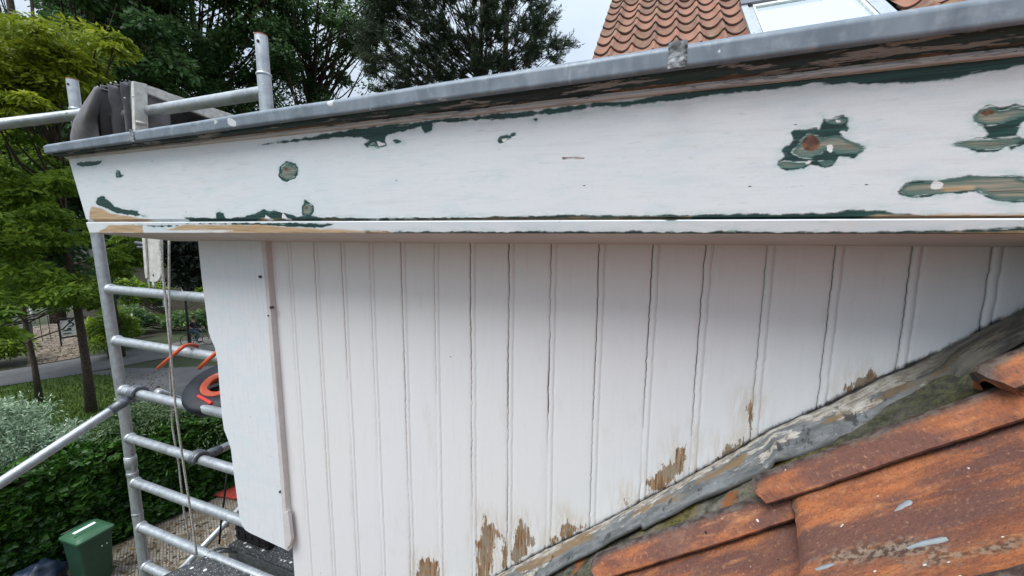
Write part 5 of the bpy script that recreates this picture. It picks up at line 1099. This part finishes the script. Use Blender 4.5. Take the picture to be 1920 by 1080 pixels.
# far house seen under the eaves
hb = at(330, 560, z=GZ); hd_ = hb/np.linalg.norm(hb[:2])*47; hxv = np.array([-hd_[1], hd_[0], 0]); hxv /= np.linalg.norm(hxv); hxv = -hxv; hyv = np.array([hd_[0], hd_[1], 0])/47
o0 = np.array([hd_[0], hd_[1], GZ]); fh = thing('far_house', 'pale brown far house with white window frames seen under the eaves', 'house', tuple(o0))
MB().box(o0+np.array([0, 0, 2.2]), (11, 7, 4.4), (hxv, hyv, np.array([0, 0, 1.]))).build('wall', simple('brown_render', (.20, .165, .135), .9, 0, .15, 1.5, .2), fh)
rr_ = MB(); E = lambda u, v, z: o0+hxv*u+hyv*v+np.array([0, 0, z])
rr_.add([E(-5.8, -3.9, 4.3), E(5.8, -3.9, 4.3), E(5.8, 0, 7), E(-5.8, 0, 7), E(-5.8, 3.9, 4.3), E(5.8, 3.9, 4.3)], [(0, 1, 2, 3), (3, 2, 5, 4), (0, 3, 4), (1, 5, 2)]).build('roof', simple('dark_slate', (.05, .045, .04), .9), fh)
for u, wd, z, hh in ((-4.2, 1.1, 1.9, 1.6), (-1.2, .9, 1.3, 2.4), (1.4, 2.0, 1.9, 1.5), (4.2, 1.4, 1.9, 1.5)):
    wf = MB().box(E(u, -3.53, z+.4), (wd, .10, hh), (hxv, hyv, np.array([0, 0, 1.]))).build('window', M['sticker'], fh)
    MB().box(E(u, -3.59, z+.4), (wd-.25, .04, hh-.25), (hxv, hyv, np.array([0, 0, 1.]))).build('pane', M['black'], wf)

# ================================================================ CYCLIST
wr, wf_ = gnd(352, 649), gnd(388, 646); fw = wf_-wr; fw[2] = 0; fw /= np.linalg.norm(fw); sdv = np.cross([0, 0, 1.], fw)
o0 = wr.copy(); BP = lambda x, z, y=0: o0+fw*x+sdv*y+np.array([0, 0, z])
bike = thing('bicycle', 'dark bicycle ridden to the right on the path beyond the meadow edge', 'bicycle', tuple(o0+fw*.5))
for x in (0, 1.05):
    ty = MB(); pts = [BP(x+.33*math.cos(k*math.pi/12), .345+.33*math.sin(k*math.pi/12)) for k in range(25)]; ty.tube(pts, .018, 6, False)
    wh = ty.build('wheel', M['black'], bike, True); sp_ = MB()
    for k in range(8): sp_.tube([BP(x, .345), BP(x+.32*math.cos(k*math.pi/4), .345+.32*math.sin(k*math.pi/4))], .003, 4)
    sp_.build('spokes', M['galv'], wh)
fm = MB()
for a, b_ in (((0, .345), (.42, .30)), ((0, .345), (.33, .75)), ((.42, .30), (.30, .88)), ((.42, .30), (.88, .78)), ((.33, .72), (.86, .86)), ((1.05, .345), (.86, .92))): fm.tube([BP(*a), BP(*b_)], .018, 6)
fm.build('frame', M['signk'], bike)
MB().tube([BP(.70, 1.02, -.27), BP(.80, 1.06, -.2), BP(.87, 1.02, 0), BP(.80, 1.06, .2), BP(.70, 1.02, .27)], .014, 6).tube([BP(.87, 1.02), BP(.86, .88)], .014, 6).build('handlebar', M['galv'], bike, True)
MB().ell(BP(.27, .93), (.13, .07, .04), 10, 6, ax=(fw, sdv, np.array([0, 0, 1.]))).build('saddle', M['black'], bike, True)
MB().tube([BP(.42, .30, -.12), BP(.42, .30, .12)], .012, 6).tube([BP(.42, .30, -.12), BP(.55, .20, -.14)], .012, 6).tube([BP(.42, .30, .12), BP(.30, .42, .14)], .012, 6).build('crank', M['galv_dark'], bike)
def skin(name, verts, edges, mat, parent, root=0):
    me = bpy.data.meshes.new(name); org = np.array(ORG[parent.name]) if parent else np.zeros(3)
    me.from_pydata([tuple(np.array(v[0])-org) for v in verts], edges, []); o = bpy.data.objects.new(name, me); C.objects.link(o)
    if parent: o.parent = parent
    ORG[name] = Vector(org); m = o.modifiers.new('skin', 'SKIN'); sv = me.skin_vertices[0].data
    for i, v in enumerate(verts): sv[i].radius = (v[1], v[1]); sv[i].use_root = (i == root)
    o.modifiers.new('sub', 'SUBSURF').levels = 1; o.modifiers['sub'].render_levels = 2; me.materials.append(mat); return o
per = thing('person', 'cyclist in a dark jacket and jeans riding beside the lamp post', 'person', tuple(BP(.3, 0)))
M['skin'] = simple('skin', (.42, .24, .17), .6); M['jacket'] = simple('dark_jacket', (.018, .018, .022), .8); M['jeans'] = simple('blue_jeans', (.10, .14, .20), .85); M['hair'] = simple('brown_hair', (.10, .045, .025), .8)
bv = [(BP(.27, .99), .13), (BP(.31, 1.18), .13), (BP(.37, 1.38), .16), (BP(.39, 1.48), .07), (BP(.41, 1.57), .05), (BP(.425, 1.66), .085), (BP(.43, 1.74), .075),
      (BP(.38, 1.40, -.18), .06), (BP(.50, 1.18, -.24), .045), (BP(.68, 1.07, -.25), .032), (BP(.75, 1.055, -.25), .03), (BP(.38, 1.40, .18), .06), (BP(.50, 1.18, .24), .045), (BP(.68, 1.07, .25), .032), (BP(.75, 1.055, .25), .03),
      (BP(.30, .94, -.10), .10), (BP(.62, .74, -.11), .07), (BP(.50, .36, -.13), .05), (BP(.52, .25, -.14), .035), (BP(.64, .23, -.14), .03), (BP(.30, .94, .10), .10), (BP(.66, .90, .11), .07), (BP(.42, .58, .13), .05), (BP(.32, .47, .14), .035), (BP(.44, .45, .14), .03)]
be = [(0, 1), (1, 2), (2, 3), (3, 4), (4, 5), (5, 6), (2, 7), (7, 8), (8, 9), (9, 10), (2, 11), (11, 12), (12, 13), (13, 14), (0, 15), (15, 16), (16, 17), (17, 18), (18, 19), (0, 20), (20, 21), (21, 22), (22, 23), (23, 24)]
skin('body', bv, be, M['skin'], per)
jk = [(p, r*1.16) for p, r in [bv[0], bv[1], bv[2], bv[3], bv[7], bv[8], bv[9], bv[11], bv[12], bv[13]]]; skin('jacket', jk, [(0, 1), (1, 2), (2, 3), (2, 4), (4, 5), (5, 6), (2, 7), (7, 8), (8, 9)], M['jacket'], per)
jn = [(p, r*1.15) for p, r in [bv[0], bv[15], bv[16], bv[17], bv[18], bv[20], bv[21], bv[22], bv[23]]]; skin('trousers', jn, [(0, 1), (1, 2), (2, 3), (3, 4), (0, 5), (5, 6), (6, 7), (7, 8)], M['jeans'], per)
MB().ell(BP(.405, 1.70), (.10, .09, .12), 12, 8, .2, ax=(fw, sdv, np.array([0, 0, 1.]))).build('hair', M['hair'], per, True)
for q in (bv[19][0], bv[24][0]): MB().ell(q, (.13, .05, .05), 10, 6, ax=(fw, sdv, np.array([0, 0, 1.]))).build('shoe', M['black'], per, True)
